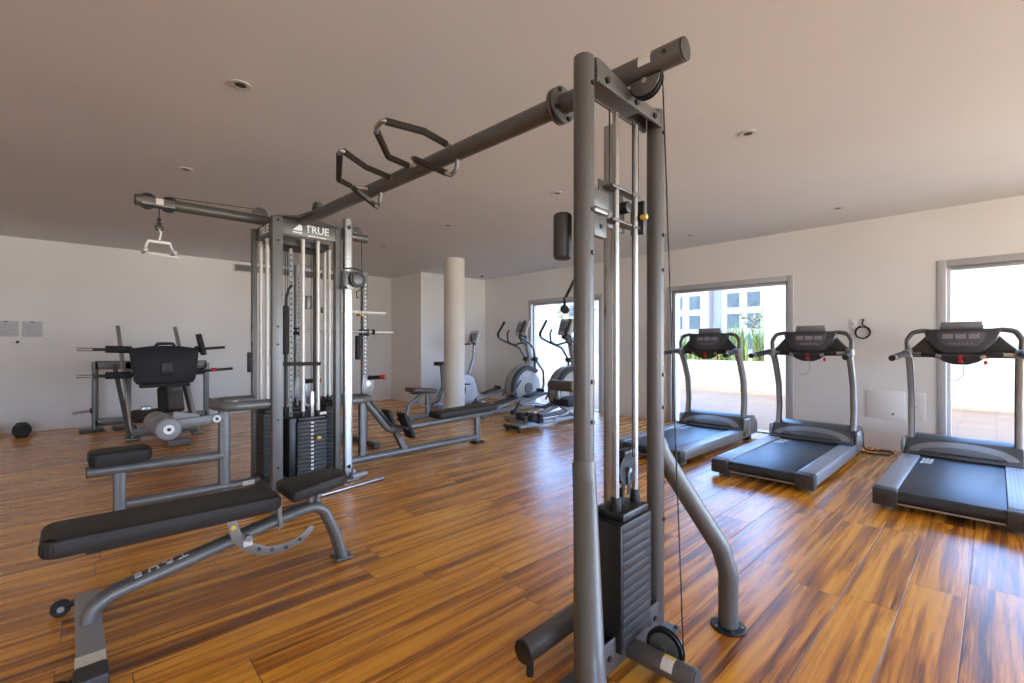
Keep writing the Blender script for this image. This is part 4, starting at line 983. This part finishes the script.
# ------------------------------------------------------------------ squat rack behind the tower
t = thing('squat_rack', 'perforated upright squat rack behind the tower with red tipped safety arm', 'squat rack', (2.24, 5.49, 0))
B = lambda b, n, m, p=t, **k: b.build(n, m, p, **k)
for s in (-1, 1):
    b = MB().rtube([(s * .40, 0, .03), (s * .40, 0, 2.15)], .07, .07, up=(0, 1, 0), bev=.008); u = B(b, 'upright', 'gun2')
    b = MB()
    for k in range(36): b.cyl((s * .40, -.035, .25 + k * .05), (s * .40, -.0362, .25 + k * .05), .012, 8)
    b.build('perforations', 'letter' if s > 0 else 'black', u)
    b = MB().rtube([(s * .40, -.35, .03), (s * .40, .55, .03)], .07, .06); B(b, 'base_foot', 'gun')
    b = MB(); b.bx(s * .40 - .05, s * .40 + .05, -.05, .05, 1.36, 1.44, .006); b.bx(s * .40 - .012, s * .40 + .012, -.11, -.05, 1.36, 1.385, .003); b.bx(s * .40 - .012, s * .40 + .012, -.115, -.105, 1.385, 1.44, .003); B(b, 'bar_hook', 'black')
    b = MB().prism([(-.08, -.10), (.08, -.12), (.09, .06), (.05, .12), (-.06, .12)], (s * .40 + .02, -.045, .75), (1, 0, 0), (0, 0, 1), .02, .006); j = B(b, 'safety_bracket', 'silver')
    b = MB().cyl((s * .40 + .02, -.055, .76), (s * .40 + .02, -.07, .76), .03); b.build('bolt', 'satin', j)
    b = MB().rtube([(s * .40 + .03, -.06, .83), (s * .40 + .03 + .10, -.22, .845)], .04, .05); sa = B(b, 'safety_arm', 'black')
    b = MB().cyl((s * .40 + .12, -.205, .845), (s * .40 + .155, -.255, .846), .03, 16, bev=.006); b.build('end_cap', 'red', sa)
B(MB().rtube([(-.40, 0, 2.12), (.40, 0, 2.12)], .06, .06), 'cross_member', 'gun2'); B(MB().rtube([(-.40, .45, .05), (.40, .45, .05)], .06, .06), 'cross_member', 'gun2')
b = MB().bx(.30, .345, -.02, .05, 1.06, 1.36, .008); B(b, 'back_pad', 'vinyl'); 
b = MB().rtube([(.32, .02, 1.22), (.40, .02, 1.22)], .04, .04); B(b, 'pad_mount', 'gun')
def barbell(name, loc, half, inner, lb, plate=False):
    t = thing(name, lb, 'barbell', loc)
    b = MB().cyl((-inner, 0, 0), (inner, 0, 0), .0135, 16); bb = b.build('shaft', 'satin', t)
    for s in (-1, 1):
        b = MB().cyl((s * inner, 0, 0), (s * half, 0, 0), .014, 18, bev=.004); b.build('sleeve', 'white', t)
        b = MB().cyl((s * inner, 0, 0), (s * (inner - .025), 0, 0), .034, 18, bev=.004); b.build('collar', 'rubber', t)
    return t
barbell('barbell', (2.25, 5.40, 1.4065), .74, .48, 'thin silver barbell resting on the squat rack hooks behind the tower')
t = thing('storage_rod', 'thicker white bar high across the tower at right, above the thin barbell', 'bar', (2.46, 5.35, 1.645))
MB().cyl((-.38, 0, 0), (.40, 0, 0), .022, 18, r2=.017, bev=.003).build('bar', 'white', t)
b = MB(); b.box((.09, .06, -.02), (.06, .10, .05), None, .006); b.build('hook', 'yellow', t)
b = MB().cyl((-.38, 0, 0), (-.405, 0, 0), .034, 18, bev=.004); b.build('collar', 'gun', t)

# ------------------------------------------------------------------ leg press, storage rack and dumbbells on the left
t = thing('leg_press', 'black plate loaded leg press with big dark foot plate and slanted silver rails', 'leg press', (.87, 7.70, 0))
B = lambda b, n, m, p=t, **k: b.build(n, m, p, **k)
for s, x0, x1 in ((-1, -.33, -.455), (1, .38, .175)):
    b = MB().rtube([(x0, .05, .03), (x1, .50, 1.50)], .05, .05, up=(0, 1, 0), bev=.02); B(b, 'inclined_rail', 'satin')
    b = MB().bx(x0 - .07, x0 + .07, -.02, .14, 0, .04, .01); B(b, 'foot', 'gun2')
    b = MB().rtube([(x0 - .03, .04, .05), (x0 - .16, .52, .98)], .05, .05, up=(0, 1, 0)); B(b, 'outer_strut', 'gun')
b = MB().rtube([(-.33, .05, .10), (.38, .05, .10)], .08, .10); b.rtube([(.03, .0, .07), (.03, -.72, .05)], .09, .08); B(b, 'base_frame', 'gun2')
b = MB().bx(-.06, .16, -.80, -.62, 0, .085, .015); B(b, 'front_foot', 'gun2')
pl = [(-.375, .44), (-.36, .465), (-.12, .50), (-.085, .545), (.085, .545), (.12, .50), (.36, .465), (.375, .44), (.33, .05), (.30, .0), (-.30, .0), (-.33, .05)]
b = MB(); e2 = Vector((0, .10, 1)).normalized()
outer = pl
b = MB().prism([p for p in pl if not (p[1] > .52)], (0, -.10, .735), (1, 0, 0), e2, .05, .012); fp = B(b, 'foot_plate', 'navy')
b = MB().tube([(-.11, -.055, 1.195), (-.085, -.050, 1.262), (.085, -.050, 1.262), (.11, -.055, 1.195)], .019, .03, 12); b.build('handle', 'black', fp)
b = MB(); b.box((.01, -.12, .93), (.13, .03, .18), None, .012); b.build('centre_boss', 'black', fp)
b = MB().bx(-.27, .27, -.10, .02, .685, .735, .012); b.build('lower_edge', 'rubber', fp)
b = MB().rtube([(.03, .02, .90), (.12, .10, .62), (.12, -.05, .36)], .18, .10, .1, up=(0, 1, 0), bev=.02); B(b, 'sled_carriage', 'gun')
b = MB(); b.box((-.18, -.12, .33), (.34, .34, .10), (.15, 'X'), .03, 3); b.box((.06, .06, .50), (.26, .09, .36), (-.4, 'X'), .03, 3); B(b, 'seat', 'vinyl')
b = MB().rtube([(.0, -.05, .28), (.02, -.05, .07)], .08, .08, up=(0, 1, 0)); B(b, 'seat_post', 'gun')
b = MB().box((.20, -.25, .28), (.30, .06, .12), (.25, 'Y'), .02); B(b, 'link_plate', 'shell')
b = MB(); b.torus((-.20, .0, .26), .07, .012, 'y'); b.box((-.20, 0, .40), (.10, .06, .08), None, .015); B(b, 'hand_lever', 'satin')
for s, z in ((-1, 1.19), (1, 1.19), (-1, .86), (1, .88)):
    xe = .80 if s > 0 and z < 1 else (.70 if s > 0 else .85)
    b = MB().cyl((s * .32, .02, z - .01), (s * xe, .0, z + (.02 if s > 0 else 0)), .019, 14, bev=.003); hn = B(b, 'weight_horn', 'black')
    MB().cyl((s * .34, .02, z - .008), (s * (.60 if s < 0 else .45), .01, z), .045, 18, bev=.008).build('sleeve', 'rubber', hn)
    if s < 0: MB().cyl((s * .72, .004, z), (s * .86, -.001, z), .021, 14).build('bright_end', 'satin', hn)
    if s > 0 and z < 1: MB().cyl((.53, .01, z + .01), (.60, .01, z + .012), .026, 16).build('collar', 'red', hn, label='red collar')
b = MB().box((.405, -.03, 1.25), (.055, .16, .30), (-.22, 'Y'), .012); B(b, 'hanging_plate', 'rubber')

t = thing('storage_rack', 'dark grey plate storage rack against the back wall behind the leg press', 'storage rack', (.87, 8.95, 0))
B = lambda b, n, m, p=t, **k: b.build(n, m, p, **k)
for x, z1 in ((-.665, 1.0), (-.30, .98), (.69, .95)):
    b = MB().rtube([(x, 0, .02), (x, 0, z1)], .075, .07, up=(0, 1, 0), bev=.01); B(b, 'upright', 'gun')
    b = MB().bx(x - .17, x + .10, -.14, .20, 0, .025, .006); B(b, 'foot', 'dark')
B(MB().rtube([(-.665, 0, .95), (.69, 0, .93)], .07, .12), 'cross_member', 'gun'); B(MB().rtube([(-.665, 0, .12), (.69, 0, .12)], .07, .10), 'cross_member', 'gun')
for x, s in ((-.70, -1), (.73, 1)):
    b = MB().cyl((x, 0, .30 if s < 0 else .33), (x + s * .20, -.03, .285 if s < 0 else .33), .018, 14, bev=.003); hn = B(b, 'weight_horn', 'satin')
    MB().cyl((x - s * .01, 0, .30 if s < 0 else .33), (x + s * .02, 0, .30 if s < 0 else .33), .04, 16).build('collar', 'black', hn)
def dumbbell(loc, rz, lb):
    t = thing('hex_dumbbell', lb, 'dumbbell', loc, rz, 'dumbbells on the floor')
    for s in (-1, 1):
        b = MB(); hexa = [(.098 * math.cos(a), .098 * math.sin(a)) for a in [k * PI / 3 for k in range(6)]]
        b.prism(hexa, (0, s * .12, .086), (1, 0, 0), (0, 0, 1), .11, .012); b.build('head', 'rubber', t)
    MB().cyl((0, -.07, .086), (0, .07, .086), .017, 16).build('handle', 'satin', t)
    return t
dumbbell((-.53, 9.15, 0), .06, 'black hex dumbbell lying on the floor by the back wall')
dumbbell((-.84, 9.15, 0), .09, 'black hex dumbbell cut off by the left photo edge by the wall')

# ------------------------------------------------------------------ light
w = bpy.data.worlds.new('World'); scene.world = w; w.use_nodes = True
nt = w.node_tree; N, L = nt.nodes, nt.links
bg = N['Background']; tc = N.new('ShaderNodeTexCoord'); sx = N.new('ShaderNodeSeparateXYZ'); L.new(tc.outputs['Generated'], sx.inputs[0])
mr = N.new('ShaderNodeMapRange'); mr.inputs['From Min'].default_value = -1; mr.inputs['From Max'].default_value = 1; L.new(sx.outputs['Z'], mr.inputs['Value'])
rp = N.new('ShaderNodeValToRGB'); cr = rp.color_ramp
cr.elements[0].position = 0.0; cr.elements[0].color = (.84, .76, .67, 1)
cr.elements[1].position = 1.0; cr.elements[1].color = (.22, .45, 1.0, 1)
for p, c in ((.485, (.94, .86, .77, 1)), (.505, (.68, .82, 1.0, 1)), (.62, (.23, .46, 1.0, 1)), (.78, (.22, .46, 1.0, 1))):
    e = cr.elements.new(p); e.color = c
L.new(mr.outputs['Result'], rp.inputs['Fac']); L.new(rp.outputs['Color'], bg.inputs['Color']); bg.inputs['Strength'].default_value = 14.0

sd = bpy.data.lights.new('sun', 'SUN'); sd.energy = 9.0; sd.color = (1.0, .90, .76); sd.angle = math.radians(.6)
so = bpy.data.objects.new('sun', sd); COL.objects.link(so)
so.rotation_euler = Vector((.62, .22, -.95)).to_track_quat('-Z', 'Y').to_euler()

def portal(name, c, sx_, sz_, direction):
    d = bpy.data.lights.new(name, 'AREA'); d.shape = 'RECTANGLE'; d.size = sx_; d.size_y = sz_; d.cycles.is_portal = True
    o = bpy.data.objects.new(name, d); COL.objects.link(o); o.location = c
    o.rotation_euler = Vector(direction).to_track_quat('-Z', 'Z').to_euler()
for a, b_ in DOORS: portal('door_portal', (XW + TH + .05, (a + b_) / 2, 1.055 if b_ > -1.5 else 1.33), b_ - a, 2.11 if b_ > -1.5 else 2.66, (-1, 0, 0))
for u0, u1, z0, z1 in LEFT_OPEN: portal('window_portal', (XL - .25, (u0 + u1) / 2, (z0 + z1) / 2), u1 - u0, z1 - z0, (1, 0, 0))
for u0, u1, z0, z1 in FRONT_FILL_OPEN: portal('window_portal', ((u0 + u1) / 2, YF - .25, (z0 + z1) / 2), u1 - u0, z1 - z0, (0, 1, 0))

# ------------------------------------------------------------------ camera
cd = bpy.data.cameras.new('camera'); co_ = bpy.data.objects.new('camera', cd); COL.objects.link(co_)
cd.sensor_width = 36.0; cd.lens = 36.0 * 460.0 / 1024.0; cd.clip_start = .05; cd.clip_end = 500; cd.shift_y = 3.0 / 1024.0
co_.location = (0, 0, 1.25); co_.rotation_euler = (PI / 2, 0, math.radians(46.5 - 90))
scene.camera = co_
vs = scene.view_settings; vs.view_transform = 'Standard'; vs.look = 'None'; vs.exposure = 0.26; vs.gamma = 1.0; vs.use_curve_mapping = False
scene.cycles.max_bounces = 10; scene.cycles.diffuse_bounces = 6; scene.cycles.glossy_bounces = 4; scene.cycles.transparent_max_bounces = 12
scene.cycles.sample_clamp_indirect = 6.0
